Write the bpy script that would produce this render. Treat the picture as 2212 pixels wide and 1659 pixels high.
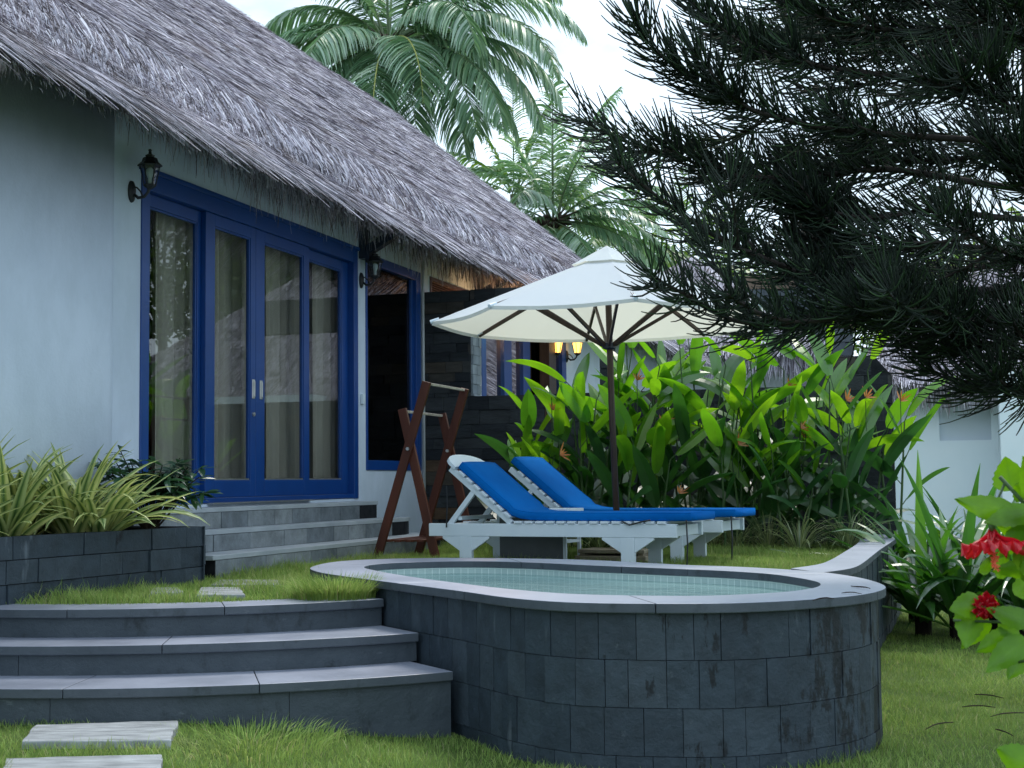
import bpy, math, random
import numpy as np
from mathutils import Vector, Matrix, noise as mnoise
sc = bpy.context.scene
for o in list(bpy.data.objects): bpy.data.objects.remove(o)
R_ = math.radians
rng = np.random.default_rng(7); random.seed(7)

# ------------------------------------------------------------------ camera
HC = 0.65
PITCH = math.atan(210/3000.0); ROLL = 0.011
_r0 = Vector((1, 0, 0)); _u0 = Vector((0, -math.sin(PITCH), math.cos(PITCH))); _f0 = Vector((0, math.cos(PITCH), math.sin(PITCH)))
_R = _r0*math.cos(ROLL) - _u0*math.sin(ROLL); _U = _r0*math.sin(ROLL) + _u0*math.cos(ROLL)
cam = bpy.data.cameras.new('camera'); camo = bpy.data.objects.new('camera', cam); sc.collection.objects.link(camo)
cam.sensor_width = 36; cam.lens = 36*3000/2212; cam.clip_end = 2000; cam.clip_start = .05
cam.dof.use_dof = True; cam.dof.focus_distance = 8.5; cam.dof.aperture_fstop = 14
camo.matrix_world = Matrix(((_R.x, _U.x, -_f0.x, 0), (_R.y, _U.y, -_f0.y, 0), (_R.z, _U.z, -_f0.z, HC), (0, 0, 0, 1)))
sc.camera = camo

# ------------------------------------------------------------------ world + sun (bright overcast)
SUN_EL, SUN_AZ = R_(58), R_(20)
w = bpy.data.worlds.new("World"); sc.world = w; w.use_nodes = True
nt = w.node_tree; N = nt.nodes; L = nt.links; N.clear()
wo = N.new('ShaderNodeOutputWorld'); bg = N.new('ShaderNodeBackground'); L.new(bg.outputs[0], wo.inputs[0])
bg.inputs['Strength'].default_value = 0.1
sky = N.new('ShaderNodeTexSky'); sky.sky_type = 'NISHITA'; sky.sun_disc = False
sky.sun_elevation = SUN_EL; sky.sun_rotation = SUN_AZ
tc = N.new('ShaderNodeTexCoord'); mp = N.new('ShaderNodeMapping'); mp.inputs['Scale'].default_value = (1, 1, 2.2)
mp.inputs['Location'].default_value = (.35, .1, .3)
L.new(tc.outputs['Generated'], mp.inputs['Vector'])
n1 = N.new('ShaderNodeTexNoise'); n1.inputs['Scale'].default_value = 5.5; n1.inputs['Detail'].default_value = 7; n1.inputs['Roughness'].default_value = .55
L.new(mp.outputs[0], n1.inputs['Vector'])
cr = N.new('ShaderNodeValToRGB'); cr.color_ramp.elements[0].position = .40; cr.color_ramp.elements[0].color = (6.2, 7.6, 8.8, 1)
cr.color_ramp.elements[1].position = .70; cr.color_ramp.elements[1].color = (11.5, 13.8, 16.0, 1)
L.new(n1.outputs['Fac'], cr.inputs['Fac'])
mx = N.new('ShaderNodeMix'); mx.data_type = 'RGBA'; mx.inputs[0].default_value = .9
L.new(sky.outputs[0], mx.inputs[6]); L.new(cr.outputs[0], mx.inputs[7]); L.new(mx.outputs[2], bg.inputs['Color'])
sun = bpy.data.lights.new('sun', 'SUN'); sun.energy = 1.7; sun.angle = R_(18); sun.color = (1, .95, .86)
suno = bpy.data.objects.new('sun', sun); sc.collection.objects.link(suno)
_sd = Vector((math.sin(SUN_AZ)*math.cos(SUN_EL), math.cos(SUN_AZ)*math.cos(SUN_EL), math.sin(SUN_EL)))
suno.rotation_euler = _sd.to_track_quat('Z', 'Y').to_euler()
sc.view_settings.view_transform = 'Standard'; sc.view_settings.look = 'None'; sc.view_settings.exposure = 0.50
sc.view_settings.gamma = 1
sc.cycles.max_bounces = 8; sc.cycles.transparent_max_bounces = 16; sc.cycles.diffuse_bounces = 3
sc.cycles.caustics_reflective = False; sc.cycles.caustics_refractive = False

# ------------------------------------------------------------------ layout helpers
C0 = Vector((0, 0, HC))
def ray(x, y): return _f0 + _R*((x-1106)/3000) + _U*((829.5-y)/3000)
def atz(x, y, z):
    d = ray(x, y); return C0 + d*((z-HC)/d.z)
def aty(x, y, Y):
    d = ray(x, y); return C0 + d*(Y/d.y)
_t = math.atan(959/3000.0)
U = Vector((math.sin(_t), math.cos(_t), 0)); V = Vector((math.cos(_t), -math.sin(_t), 0)); Z = Vector((0, 0, 1))
O = Vector((-2.67, 9.93, 0))                      # foot of the door's near jamb; U runs along the facade, V out of it
def B(u, v, z): return O + U*u + V*v + Z*z
def uv_of(p): return ((p-O).dot(U), (p-O).dot(V))
def onv(x, y, v):
    d = ray(x, y); t = ((O + V*v - C0).dot(V))/d.dot(V); p = C0 + d*t; return (p-O).dot(U), p.z

# ------------------------------------------------------------------ mesh helpers
COL = sc.collection
class MB:
    def __init__(s): s.v = []; s.f = []; s.uv = None
    def add(s, vs, fs):
        b = len(s.v); s.v.extend([tuple(p) for p in vs]); s.f.extend([tuple(i+b for i in f) for f in fs])
    def hexa(s, p):            # 8 corners: bottom 4 ccw, top 4
        s.add(p, [(0, 3, 2, 1), (4, 5, 6, 7), (0, 1, 5, 4), (1, 2, 6, 5), (2, 3, 7, 6), (3, 0, 4, 7)])
    def bb(s, u0, u1, v0, v1, z0, z1):      # box in villa axes
        q = [(u0, v0), (u0, v1), (u1, v1), (u1, v0)]
        s.hexa([B(a, b, z0) for a, b in q] + [B(a, b, z1) for a, b in q])
    def box(s, x0, x1, y0, y1, z0, z1, M=None):
        q = [(x0, y0), (x1, y0), (x1, y1), (x0, y1)]
        p = [Vector((a, b, z0)) for a, b in q] + [Vector((a, b, z1)) for a, b in q]
        if M is not None: p = [M @ a for a in p]
        s.hexa(p)
    def beam(s, a, b, w, h, side=None):      # rectangular bar from a to b
        a = Vector(a); b = Vector(b); t = (b-a).normalized()
        sd = Vector(side) if side is not None else (t.cross(Z) if abs(t.z) < .99 else Vector((1, 0, 0)))
        sd = (sd - t*sd.dot(t)).normalized(); up = sd.cross(t).normalized()
        q = [-sd*w/2-up*h/2, sd*w/2-up*h/2, sd*w/2+up*h/2, -sd*w/2+up*h/2]
        s.hexa([a+k for k in q] + [b+k for k in q])
    def tube(s, pts, rad, n=8, cap=True):
        pts = [Vector(p) for p in pts]; m = len(pts)
        if not hasattr(rad, '__len__'): rad = [rad]*m
        vs = []; prev = None
        for i in range(m):
            t = (pts[min(i+1, m-1)]-pts[max(i-1, 0)]).normalized()
            if prev is None:
                a = t.cross(Z) if abs(t.z) < .95 else t.cross(Vector((1, 0, 0)))
            else: a = prev - t*prev.dot(t)
            a.normalize(); prev = a; b = t.cross(a)
            for k in range(n):
                an = 2*math.pi*k/n; vs.append(pts[i] + (a*math.cos(an)+b*math.sin(an))*rad[i])
        fs = [(i*n+k, i*n+(k+1) % n, (i+1)*n+(k+1) % n, (i+1)*n+k) for i in range(m-1) for k in range(n)]
        if cap: fs += [tuple(range(n-1, -1, -1)), tuple((m-1)*n+k for k in range(n))]
        s.add(vs, fs)
    def lathe(s, c, prof, n=16, ax=None):
        c = Vector(c); vs = []
        for r, z in prof:
            for k in range(n):
                an = 2*math.pi*k/n; vs.append(c+Vector((r*math.cos(an), r*math.sin(an), z)))
        fs = [(i*n+k, i*n+(k+1) % n, (i+1)*n+(k+1) % n, (i+1)*n+k) for i in range(len(prof)-1) for k in range(n)]
        fs += [tuple(range(n-1, -1, -1)), tuple((len(prof)-1)*n+k for k in range(n))]
        s.add(vs, fs)
    def prism(s, poly, z0, z1):
        n = len(poly); P = [Vector((p[0], p[1], 0)) for p in poly]
        ar = sum(P[i].x*P[(i+1) % n].y-P[(i+1) % n].x*P[i].y for i in range(n))
        if ar < 0: P.reverse()
        s.add([p+Z*z0 for p in P]+[p+Z*z1 for p in P], [tuple(range(n-1, -1, -1)), tuple(range(n, 2*n))]+[(i, (i+1) % n, n+(i+1) % n, n+i) for i in range(n)])
    def ribbon(s, pts, wid, side, fold=0.0):      # 3 verts across, V-folded
        m = len(pts); vs = []
        for i in range(m):
            p = Vector(pts[i]); t = (Vector(pts[min(i+1, m-1)])-Vector(pts[max(i-1, 0)]))
            if t.length < 1e-9: t = Vector((0, 0, 1))
            t.normalize(); sd = Vector(side[i]) if isinstance(side, list) else Vector(side)
            sd = sd - t*sd.dot(t)
            if sd.length < 1e-6: sd = t.orthogonal()
            sd.normalize(); nr = sd.cross(t); w_ = wid[i]/2
            vs += [p-sd*w_+nr*fold*w_, p, p+sd*w_+nr*fold*w_]
        fs = []
        for i in range(m-1):
            a = i*3; fs += [(a, a+1, a+4, a+3), (a+1, a+2, a+5, a+4)]
        s.add(vs, fs)
    def build(s, name, mat, parent=None, smooth=False, bevel=0, mats=None, fmat=None):
        me = bpy.data.meshes.new(name); me.from_pydata(s.v, [], s.f)
        for m_ in (mats or [mat]): me.materials.append(m_)
        if fmat is not None: me.polygons.foreach_set('material_index', fmat)
        me.update()
        if smooth: me.polygons.foreach_set('use_smooth', [True]*len(me.polygons))
        o = bpy.data.objects.new(name, me); COL.objects.link(o)
        if parent is not None: o.parent = parent; o.matrix_parent_inverse = parent.matrix_world.inverted()
        if bevel:
            b = o.modifiers.new('bevel', 'BEVEL'); b.width = bevel; b.segments = 2; b.limit_method = 'ANGLE'; b.angle_limit = R_(40)
        return o
def npmesh(name, verts, quads, mat, parent=None, tris=None, smooth=False):
    me = bpy.data.meshes.new(name)
    nv = len(verts); me.vertices.add(nv); me.vertices.foreach_set('co', np.ascontiguousarray(verts, dtype=np.float32).ravel())
    nq = len(quads); ntr = 0 if tris is None else len(tris)
    idx = quads.ravel() if ntr == 0 else np.concatenate([quads.ravel(), tris.ravel()])
    me.loops.add(len(idx)); me.loops.foreach_set('vertex_index', idx.astype(np.int32))
    st = np.arange(nq)*4
    tot = np.full(nq, 4)
    if ntr: st = np.concatenate([st, nq*4+np.arange(ntr)*3]); tot = np.concatenate([tot, np.full(ntr, 3)])
    me.polygons.add(nq+ntr); me.polygons.foreach_set('loop_start', st.astype(np.int32)); me.polygons.foreach_set('loop_total', tot.astype(np.int32))
    if smooth: me.polygons.foreach_set('use_smooth', np.ones(nq+ntr, dtype=bool))
    me.materials.append(mat); me.update(calc_edges=True); me.validate()
    o = bpy.data.objects.new(name, me); COL.objects.link(o)
    if parent is not None: o.parent = parent; o.matrix_parent_inverse = parent.matrix_world.inverted()
    return o
def strips(name, P, W, S, mat, parent=None):
    """P (n,k,3) centre lines, W (n,k) widths, S (n,3) side vectors -> one mesh of flat strips"""
    n, k, _ = P.shape
    Lf = P - S[:, None, :]*W[:, :, None]/2; Rt = P + S[:, None, :]*W[:, :, None]/2
    vs = np.stack([Lf, Rt], 2).reshape(-1, 3)
    base = (np.arange(n)*k*2)[:, None]; i = np.arange(k-1)[None, :]*2
    q = np.stack([base+i, base+i+1, base+i+3, base+i+2], -1).reshape(-1, 4)
    return npmesh(name, vs, q, mat, parent)
def tubes(name, P, W, mat, parent=None):
    """three-sided thin rods"""
    n, k, _ = P.shape
    T = np.gradient(P, axis=1); T /= (np.linalg.norm(T, axis=2, keepdims=True)+1e-9)
    up = np.array([.3, .2, 1.0]); A = np.cross(T, up); A /= (np.linalg.norm(A, axis=2, keepdims=True)+1e-9); Bv = np.cross(T, A)
    ring = []
    for j in range(3):
        an = 2*math.pi*j/3; ring.append(P+(A*math.cos(an)+Bv*math.sin(an))*W[:, :, None])
    vs = np.stack(ring, 2).reshape(-1, 3)
    base = (np.arange(n)*k*3)[:, None, None]; i = (np.arange(k-1)*3)[None, :, None]; j = np.arange(3)[None, None, :]; j2 = (j+1) % 3
    q = np.stack([base+i+j, base+i+j2, base+i+3+j2, base+i+3+j], -1).reshape(-1, 4)
    return npmesh(name, vs, q, mat, parent, smooth=True)
def thing(name, label, cat, loc=(0, 0, 0), rz=0, group=None):
    o = bpy.data.objects.new(name, None); COL.objects.link(o); o.location = loc; o.rotation_euler = (0, 0, rz); o.empty_display_size = .1
    o['label'] = label; o['category'] = cat
    if group: o['group'] = group
    bpy.context.view_layer.update()
    return o
def tag(o, label=None, cat=None, group=None, kind=None):
    if label: o['label'] = label
    if cat: o['category'] = cat
    if group: o['group'] = group
    if kind: o['kind'] = kind
    return o
def inpoly(x, y, poly):
    ins = np.zeros(x.shape, bool); n = len(poly)
    for i in range(n):
        x0, y0 = poly[i][0], poly[i][1]; x1, y1 = poly[(i+1) % n][0], poly[(i+1) % n][1]
        c = ((y0 > y) != (y1 > y)); xi = (x1-x0)*(y-y0)/((y1-y0) if abs(y1-y0) > 1e-12 else 1e-12)+x0
        ins ^= (c & (x < xi))
    return ins
def catmull(P, per=6, closed=True):
    P = [Vector((p[0], p[1], 0)) for p in P]; n = len(P); out = []
    for i in range(n if closed else n-1):
        g = lambda k: P[k % n] if closed else P[max(0, min(n-1, k))]
        p0, p1, p2, p3 = g(i-1), g(i), g(i+1), g(i+2)
        for j in range(per):
            t = j/per
            out.append(.5*((2*p1)+(p2-p0)*t+(2*p0-5*p1+4*p2-p3)*t*t+(-p0+3*p1-3*p2+p3)*t**3))
    if not closed: out.append(P[-1])
    return out
def offset(poly, d):      # closed, ccw: + = outward
    n = len(poly); out = []
    for i in range(n):
        t = (poly[(i+1) % n]-poly[i-1]).normalized(); out.append(poly[i]+Vector((t.y, -t.x, 0))*d)
    return out

# ------------------------------------------------------------------ materials
def mk(name):
    m = bpy.data.materials.new(name); m.use_nodes = True; nt = m.node_tree
    return m, nt, nt.nodes['Principled BSDF']
def tex(nt, kind, scale, detail=4, rough=.55, coord='Object', stretch=None):
    t = nt.nodes.new('ShaderNodeTexCoord'); mp = nt.nodes.new('ShaderNodeMapping')
    if stretch: mp.inputs['Scale'].default_value = stretch
    nt.links.new(t.outputs[coord], mp.inputs[0])
    n = nt.nodes.new(kind); n.inputs['Scale'].default_value = scale
    if kind == 'ShaderNodeTexNoise': n.inputs['Detail'].default_value = detail; n.inputs['Roughness'].default_value = rough
    nt.links.new(mp.outputs[0], n.inputs['Vector']); return n
def ramp(nt, fac, stops):
    r = nt.nodes.new('ShaderNodeValToRGB'); e = r.color_ramp.elements
    e[0].position, e[0].color = stops[0][0], (*stops[0][1], 1); e[1].position, e[1].color = stops[-1][0], (*stops[-1][1], 1)
    for p, c in stops[1:-1]:
        k = e.new(p); k.color = (*c, 1)
    nt.links.new(fac, r.inputs[0]); return r.outputs[0]
def mixc(nt, a, b, fac, mode='MIX'):
    m = nt.nodes.new('ShaderNodeMix'); m.data_type = 'RGBA'; m.blend_type = mode
    for sock, val in ((m.inputs[0], fac), (m.inputs[6], a), (m.inputs[7], b)):
        if isinstance(val, (int, float)): sock.default_value = val
        elif isinstance(val, tuple): sock.default_value = (*val, 1)
        else: nt.links.new(val, sock)
    return m.outputs[2]
def bump(nt, bs, h, strength=.3, dist=.01):
    b = nt.nodes.new('ShaderNodeBump'); b.inputs['Strength'].default_value = strength; b.inputs['Distance'].default_value = dist
    nt.links.new(h, b.inputs['Height']); nt.links.new(b.outputs[0], bs.inputs['Normal'])
def plain(name, c1, c2, rough=.6, scale=4, spec=.5, bmp=0, bscale=40, stretch=None, metal=0):
    m, nt, bs = mk(name); n = tex(nt, 'ShaderNodeTexNoise', scale, 5, stretch=stretch)
    nt.links.new(ramp(nt, n.outputs[0], [(.3, c1), (.7, c2)]), bs.inputs['Base Color'])
    bs.inputs['Roughness'].default_value = rough; bs.inputs['Specular IOR Level'].default_value = spec; bs.inputs['Metallic'].default_value = metal
    if bmp:
        n2 = tex(nt, 'ShaderNodeTexNoise', bscale, 6, .6, stretch=stretch); bump(nt, bs, n2.outputs[0], bmp)
    return m
def island(name, stops, rough=.7, spec=.3, scale=12, mul=.5, bmp=.3, bscale=30, stains=None, stretch=None, streak=None):
    m, nt, bs = mk(name); g = nt.nodes.new('ShaderNodeNewGeometry')
    c = ramp(nt, g.outputs['Random Per Island'], stops)
    n = tex(nt, 'ShaderNodeTexNoise', scale, 6, .62, stretch=stretch)
    c = mixc(nt, c, ramp(nt, n.outputs[0], [(.3, (.45, .45, .45)), (.7, (1.25, 1.25, 1.25))]), mul, 'MULTIPLY')
    if stains:
        n3 = tex(nt, 'ShaderNodeTexNoise', stains[0], 5, .7, stretch=stains[4] if len(stains) > 4 else None)
        f = ramp(nt, n3.outputs[0], [(stains[1], (0, 0, 0)), (stains[2], (1, 1, 1))]); c = mixc(nt, c, stains[3], f)
    if streak:
        n4 = tex(nt, 'ShaderNodeTexNoise', 9, 3, .6, stretch=(1, 1, .22))
        f = ramp(nt, n4.outputs[0], [(streak[0], (0, 0, 0)), (streak[0]+.1, (1, 1, 1))]); f2 = mixc(nt, (0, 0, 0), f, .55)
        c = mixc(nt, c, streak[1], f2)
    nt.links.new(c, bs.inputs['Base Color']); bs.inputs['Roughness'].default_value = rough; bs.inputs['Specular IOR Level'].default_value = spec
    if bmp:
        n2 = tex(nt, 'ShaderNodeTexNoise', bscale, 8, .65, stretch=stretch); bump(nt, bs, n2.outputs[0], bmp, .012)
    return m
def leafm(name, stops, trans=.45, tcol=None, gloss=.12, rough=.35, scale=3):
    m = bpy.data.materials.new(name); m.use_nodes = True; nt = m.node_tree; nt.nodes.clear()
    o = nt.nodes.new('ShaderNodeOutputMaterial'); g = nt.nodes.new('ShaderNodeNewGeometry')
    c = ramp(nt, g.outputs['Random Per Island'], stops)
    n = tex(nt, 'ShaderNodeTexNoise', scale, 4)
    c = mixc(nt, c, ramp(nt, n.outputs[0], [(.3, (.6, .65, .6)), (.7, (1.25, 1.2, 1.15))]), .8, 'MULTIPLY')
    d = nt.nodes.new('ShaderNodeBsdfDiffuse'); t = nt.nodes.new('ShaderNodeBsdfTranslucent'); gl = nt.nodes.new('ShaderNodeBsdfGlossy')
    gl.inputs['Roughness'].default_value = rough
    nt.links.new(c, d.inputs[0]); nt.links.new(mixc(nt, c, tcol or (1.5, 1.5, .7), 1.0, 'MULTIPLY'), t.inputs[0])
    a = nt.nodes.new('ShaderNodeMixShader'); a.inputs[0].default_value = trans; nt.links.new(d.outputs[0], a.inputs[1]); nt.links.new(t.outputs[0], a.inputs[2])
    b = nt.nodes.new('ShaderNodeMixShader'); b.inputs[0].default_value = gloss; nt.links.new(a.outputs[0], b.inputs[1]); nt.links.new(gl.outputs[0], b.inputs[2])
    nt.links.new(b.outputs[0], o.inputs[0]); return m
def glassm(name, tint, refl=.2, rough=.0, ior=1.6):
    m = bpy.data.materials.new(name); m.use_nodes = True; nt = m.node_tree; nt.nodes.clear()
    o = nt.nodes.new('ShaderNodeOutputMaterial'); t = nt.nodes.new('ShaderNodeBsdfTransparent'); t.inputs[0].default_value = (*tint, 1)
    g = nt.nodes.new('ShaderNodeBsdfGlossy'); g.inputs['Roughness'].default_value = rough
    f = nt.nodes.new('ShaderNodeLayerWeight'); f.inputs['Blend'].default_value = .5
    pw = nt.nodes.new('ShaderNodeMath'); pw.operation = 'POWER'; pw.inputs[1].default_value = 4.5; nt.links.new(f.outputs['Facing'], pw.inputs[0])
    ad = nt.nodes.new('ShaderNodeMath'); ad.operation = 'ADD'; ad.use_clamp = True; ad.inputs[1].default_value = refl; nt.links.new(pw.outputs[0], ad.inputs[0])
    mx = nt.nodes.new('ShaderNodeMixShader'); nt.links.new(ad.outputs[0], mx.inputs[0]); nt.links.new(t.outputs[0], mx.inputs[1]); nt.links.new(g.outputs[0], mx.inputs[2])
    nt.links.new(mx.outputs[0], o.inputs[0]); return m
def emit(name, col, s):
    m, nt, bs = mk(name); bs.inputs['Base Color'].default_value = (*col, 1); bs.inputs['Emission Color'].default_value = (*col, 1); bs.inputs['Emission Strength'].default_value = s; return m

m_wall = plain('lime plaster', (.56, .64, .76), (.62, .70, .81), .85, .9, .2, .22, 45)
def weather(m):
    nt = m.node_tree; bs = nt.nodes['Principled BSDF']; src = bs.inputs['Base Color'].links[0].from_socket
    a = tex(nt, 'ShaderNodeTexNoise', 3.2, 6, .7, stretch=(1, 1, .5)); b_ = tex(nt, 'ShaderNodeTexNoise', .7, 5, .6)
    c = mixc(nt, src, ramp(nt, a.outputs[0], [(.38, (.92, .93, .93)), (.6, (1.03, 1.03, 1.03))]), .8, 'MULTIPLY')
    c = mixc(nt, c, ramp(nt, b_.outputs[0], [(.35, (.94, .95, .95)), (.65, (1.05, 1.04, 1.04))]), .9, 'MULTIPLY'); nt.links.new(c, bs.inputs['Base Color'])
weather(m_wall)

m_wallC = plain('grey plaster recess shade', (.58, .66, .73), (.63, .71, .77), .85, 1.5, .2, .1, 60)  # shade of the recessed wall panels is partly put into this grey
m_wallB = plain('bright plaster', (.74, .84, .90), (.80, .88, .93), .85, 1.5, .2, .1, 60)
m_thatch = island('thatch reed', [(0, (.04, .035, .04)), (.22, (.20, .18, .20)), (.5, (.46, .44, .51)), (.8, (.66, .63, .73)), (1, (.92, .89, .96))], .85, .1, .8, .45, 0)
def patches(m):
    nt = m.node_tree; bs = nt.nodes['Principled BSDF']; src = bs.inputs['Base Color'].links[0].from_socket
    a = tex(nt, 'ShaderNodeTexNoise', 1.7, 7, .7); c = mixc(nt, src, (.20, .15, .12), ramp(nt, a.outputs[0], [(.54, (0, 0, 0)), (.70, (.62, .62, .62))]))
    b = tex(nt, 'ShaderNodeTexNoise', .55, 4, .6); c = mixc(nt, c, ramp(nt, b.outputs[0], [(.35, (.80, .80, .82)), (.65, (1.08, 1.06, 1.05))]), .9, 'MULTIPLY'); nt.links.new(c, bs.inputs['Base Color'])
patches(m_thatch)
m_thatch_core = plain('thatch core', (.09, .08, .08), (.16, .14, .15), .95, 14, .1, .6, 60)
m_blue = plain('blue paint', (.002, .045, .215), (.003, .056, .26), .38, 3, .5, .05, 80)
m_bluedk = plain('dark blue steel', (.01, .018, .035), (.018, .03, .055), .45, 5, .5)
m_black = plain('black iron', (.008, .010, .014), (.02, .023, .03), .45, 20, .5, .2, 60)
m_glass = glassm('door glass', (.88, .89, .88), .05)
m_glass2 = glassm('window glass dark', (.35, .33, .32), .04)
m_mirror = glassm('reflective glass', (.3, .3, .3), .40)
m_lampglass = glassm('lamp glass', (.75, .78, .8), .05)
m_curtain = plain('linen curtain', (.46, .44, .39), (.58, .55, .49), .9, 6, .1, .2, 200, (1, 1, .2))
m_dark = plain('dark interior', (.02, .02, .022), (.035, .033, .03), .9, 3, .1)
m_screen = plain('dark blind', (.035, .016, .014), (.012, .012, .016), .7, 2, .3, .3, 40, (.2, .2, 6))
m_steel = plain('brushed steel', (.55, .55, .55), (.7, .7, .7), .35, 10, .5, metal=.9)
m_white = plain('white painted wood', (.62, .72, .80), (.72, .80, .86), .5, 3, .4, .1, 50)
m_pvc = plain('grey pvc', (.45, .48, .5), (.52, .55, .57), .5, 3)
m_slate = island('slate tiles', [(0, (.027, .042, .058)), (.6, (.033, .050, .068)), (1, (.042, .060, .079))], .62, .4, 9, .6, .6, 26, stains=(3.4, .585, .64, (.010, .014, .020), (1, 1, .5)), streak=(.64, (.20, .24, .28)))
m_slateP = island('pool slate', [(0, (.026, .040, .056)), (.6, (.032, .049, .067)), (1, (.044, .062, .081))], .62, .4, 9, .6, .75, 20, streak=(.655, (.17, .20, .23)))
def poolstain(m):
    nt = m.node_tree; bs = nt.nodes['Principled BSDF']; src = bs.inputs['Base Color'].links[0].from_socket
    a = tex(nt, 'ShaderNodeTexNoise', 5.5, 6, .72, stretch=(1, 1, .38)); t = nt.nodes.new('ShaderNodeTexCoord'); s = nt.nodes.new('ShaderNodeSeparateXYZ'); nt.links.new(t.outputs['Object'], s.inputs[0])
    r = nt.nodes.new('ShaderNodeMapRange'); r.inputs[1].default_value = -1.5; r.inputs[2].default_value = 1.7; r.inputs[3].default_value = -.16; r.inputs[4].default_value = .06; nt.links.new(s.outputs[0], r.inputs[0])
    ad = nt.nodes.new('ShaderNodeMath'); nt.links.new(a.outputs[0], ad.inputs[0]); nt.links.new(r.outputs[0], ad.inputs[1])
    c = mixc(nt, src, (.006, .009, .013), ramp(nt, ad.outputs[0], [(.555, (0, 0, 0)), (.60, (.95, .95, .95))]))
    b = tex(nt, 'ShaderNodeTexNoise', 16, 8, .75); c = mixc(nt, c, (.10, .125, .145), ramp(nt, b.outputs[0], [(.60, (0, 0, 0)), (.74, (.7, .7, .7))])); nt.links.new(c, bs.inputs['Base Color'])
poolstain(m_slateP)
m_slatew = island('stacked slate', [(0, (.016, .020, .026)), (.4, (.030, .036, .043)), (.85, (.048, .054, .060)), (.97, (.07, .058, .045)), (1, (.12, .07, .04))], .8, .3, 7, .7, .8, 18, stretch=(.6, .6, 2))
m_mortar = plain('dark mortar', (.008, .010, .013), (.02, .022, .026), .9, 20, .2)
m_tread = plain('slate tread', (.17, .19, .25), (.33, .355, .44), .42, 2.5, .9, .3, 22)
def stone(name, c1, c2, dark, pale, bmp=.7):
    m, nt, bs = mk(name); n = tex(nt, 'ShaderNodeTexNoise', 2.6, 8, .68); c = ramp(nt, n.outputs[0], [(.3, c1), (.7, c2)])
    a = tex(nt, 'ShaderNodeTexNoise', 6, 7, .7, stretch=(1, 1, .6)); c = mixc(nt, c, dark, ramp(nt, a.outputs[0], [(.56, (0, 0, 0)), (.68, (.8, .8, .8))]))
    b = tex(nt, 'ShaderNodeTexNoise', 11, 8, .75, stretch=(.5, .5, 1.6)); c = mixc(nt, c, pale, ramp(nt, b.outputs[0], [(.62, (0, 0, 0)), (.72, (.6, .6, .6))]))
    nt.links.new(c, bs.inputs['Base Color']); bs.inputs['Roughness'].default_value = .6; bs.inputs['Specular IOR Level'].default_value = .45
    n2 = tex(nt, 'ShaderNodeTexNoise', 13, 9, .7); bump(nt, bs, n2.outputs[0], bmp, .015); return m
m_riser = stone('slate riser', (.034, .048, .062), (.062, .080, .098), (.012, .018, .022), (.17, .20, .22))
m_edge = stone('dark slate side', (.045, .058, .074), (.085, .102, .125), (.02, .028, .032), (.2, .22, .24), .3)
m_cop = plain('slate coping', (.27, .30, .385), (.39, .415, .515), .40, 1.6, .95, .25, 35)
m_copside = m_riser
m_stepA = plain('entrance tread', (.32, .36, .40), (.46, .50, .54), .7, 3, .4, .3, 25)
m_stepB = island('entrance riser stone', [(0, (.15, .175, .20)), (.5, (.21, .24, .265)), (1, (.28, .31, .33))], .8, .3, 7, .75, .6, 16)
m_paver = plain('worn stone slab', (.17, .18, .19), (.42, .44, .46), .75, 6, .4, .6, 22, (1, 4, 1))
m_wood = plain('red brown wood', (.055, .014, .008), (.11, .028, .014), .5, 6, .4, .2, 30, (1, 1, .2))
m_pole = plain('dark umbrella wood', (.030, .018, .014), (.065, .040, .030), .5, 9, .4, .2, 40, (3, 3, .2))
def grassm():
    m = leafm('grass blades', [(0, (.20, .33, .09)), (.5, (.31, .47, .13)), (.9, (.42, .56, .17)), (1, (.60, .56, .34))], .35, (1.1, 1.1, .8), .0, .5, 1.4)
    nt = m.node_tree; d = [n for n in nt.nodes if n.type == 'BSDF_DIFFUSE'][0]; src = d.inputs[0].links[0].from_socket
    n5 = tex(nt, 'ShaderNodeTexNoise', 1.1, 5, .65); cc = mixc(nt, src, (.50, .47, .26), ramp(nt, n5.outputs[0], [(.55, (0, 0, 0)), (.72, (.75, .75, .75))])); nt.links.new(cc, d.inputs[0])
    g = nt.nodes.new('ShaderNodeNewGeometry'); a = nt.nodes.new('ShaderNodeVectorMath'); a.operation = 'SCALE'; a.inputs[3].default_value = .35
    b = nt.nodes.new('ShaderNodeVectorMath'); b.operation = 'ADD'; b.inputs[1].default_value = (0, 0, .8); c = nt.nodes.new('ShaderNodeVectorMath'); c.operation = 'NORMALIZE'
    nt.links.new(g.outputs['Normal'], a.inputs[0]); nt.links.new(a.outputs[0], b.inputs[0]); nt.links.new(b.outputs[0], c.inputs[0]); nt.links.new(c.outputs[0], d.inputs['Normal']); return m
m_grass = grassm()
m_soil = plain('lawn soil', (.05, .085, .02), (.10, .15, .04), .95, 3, .1, .5, 30)
m_bed = plain('bed soil', (.012, .010, .008), (.03, .024, .018), .95, 8, .1, .8, 30)
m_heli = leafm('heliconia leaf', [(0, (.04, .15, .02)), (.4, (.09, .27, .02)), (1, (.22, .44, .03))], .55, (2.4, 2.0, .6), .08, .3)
m_helishade = leafm('heliconia shaded leaf', [(0, (.018, .075, .025)), (.6, (.032, .12, .03)), (1, (.07, .20, .03))], .4, (1.8, 1.8, .8), .10, .35)  # shade on the low leaves is put into this darker green
m_stem = plain('green stem', (.03, .07, .02), (.06, .12, .03), .6, 8)
m_orange = leafm('orange bracts', [(0, (.55, .12, .02)), (1, (.75, .28, .04))], .3, (1.2, 1.1, .8), .08)
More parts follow.
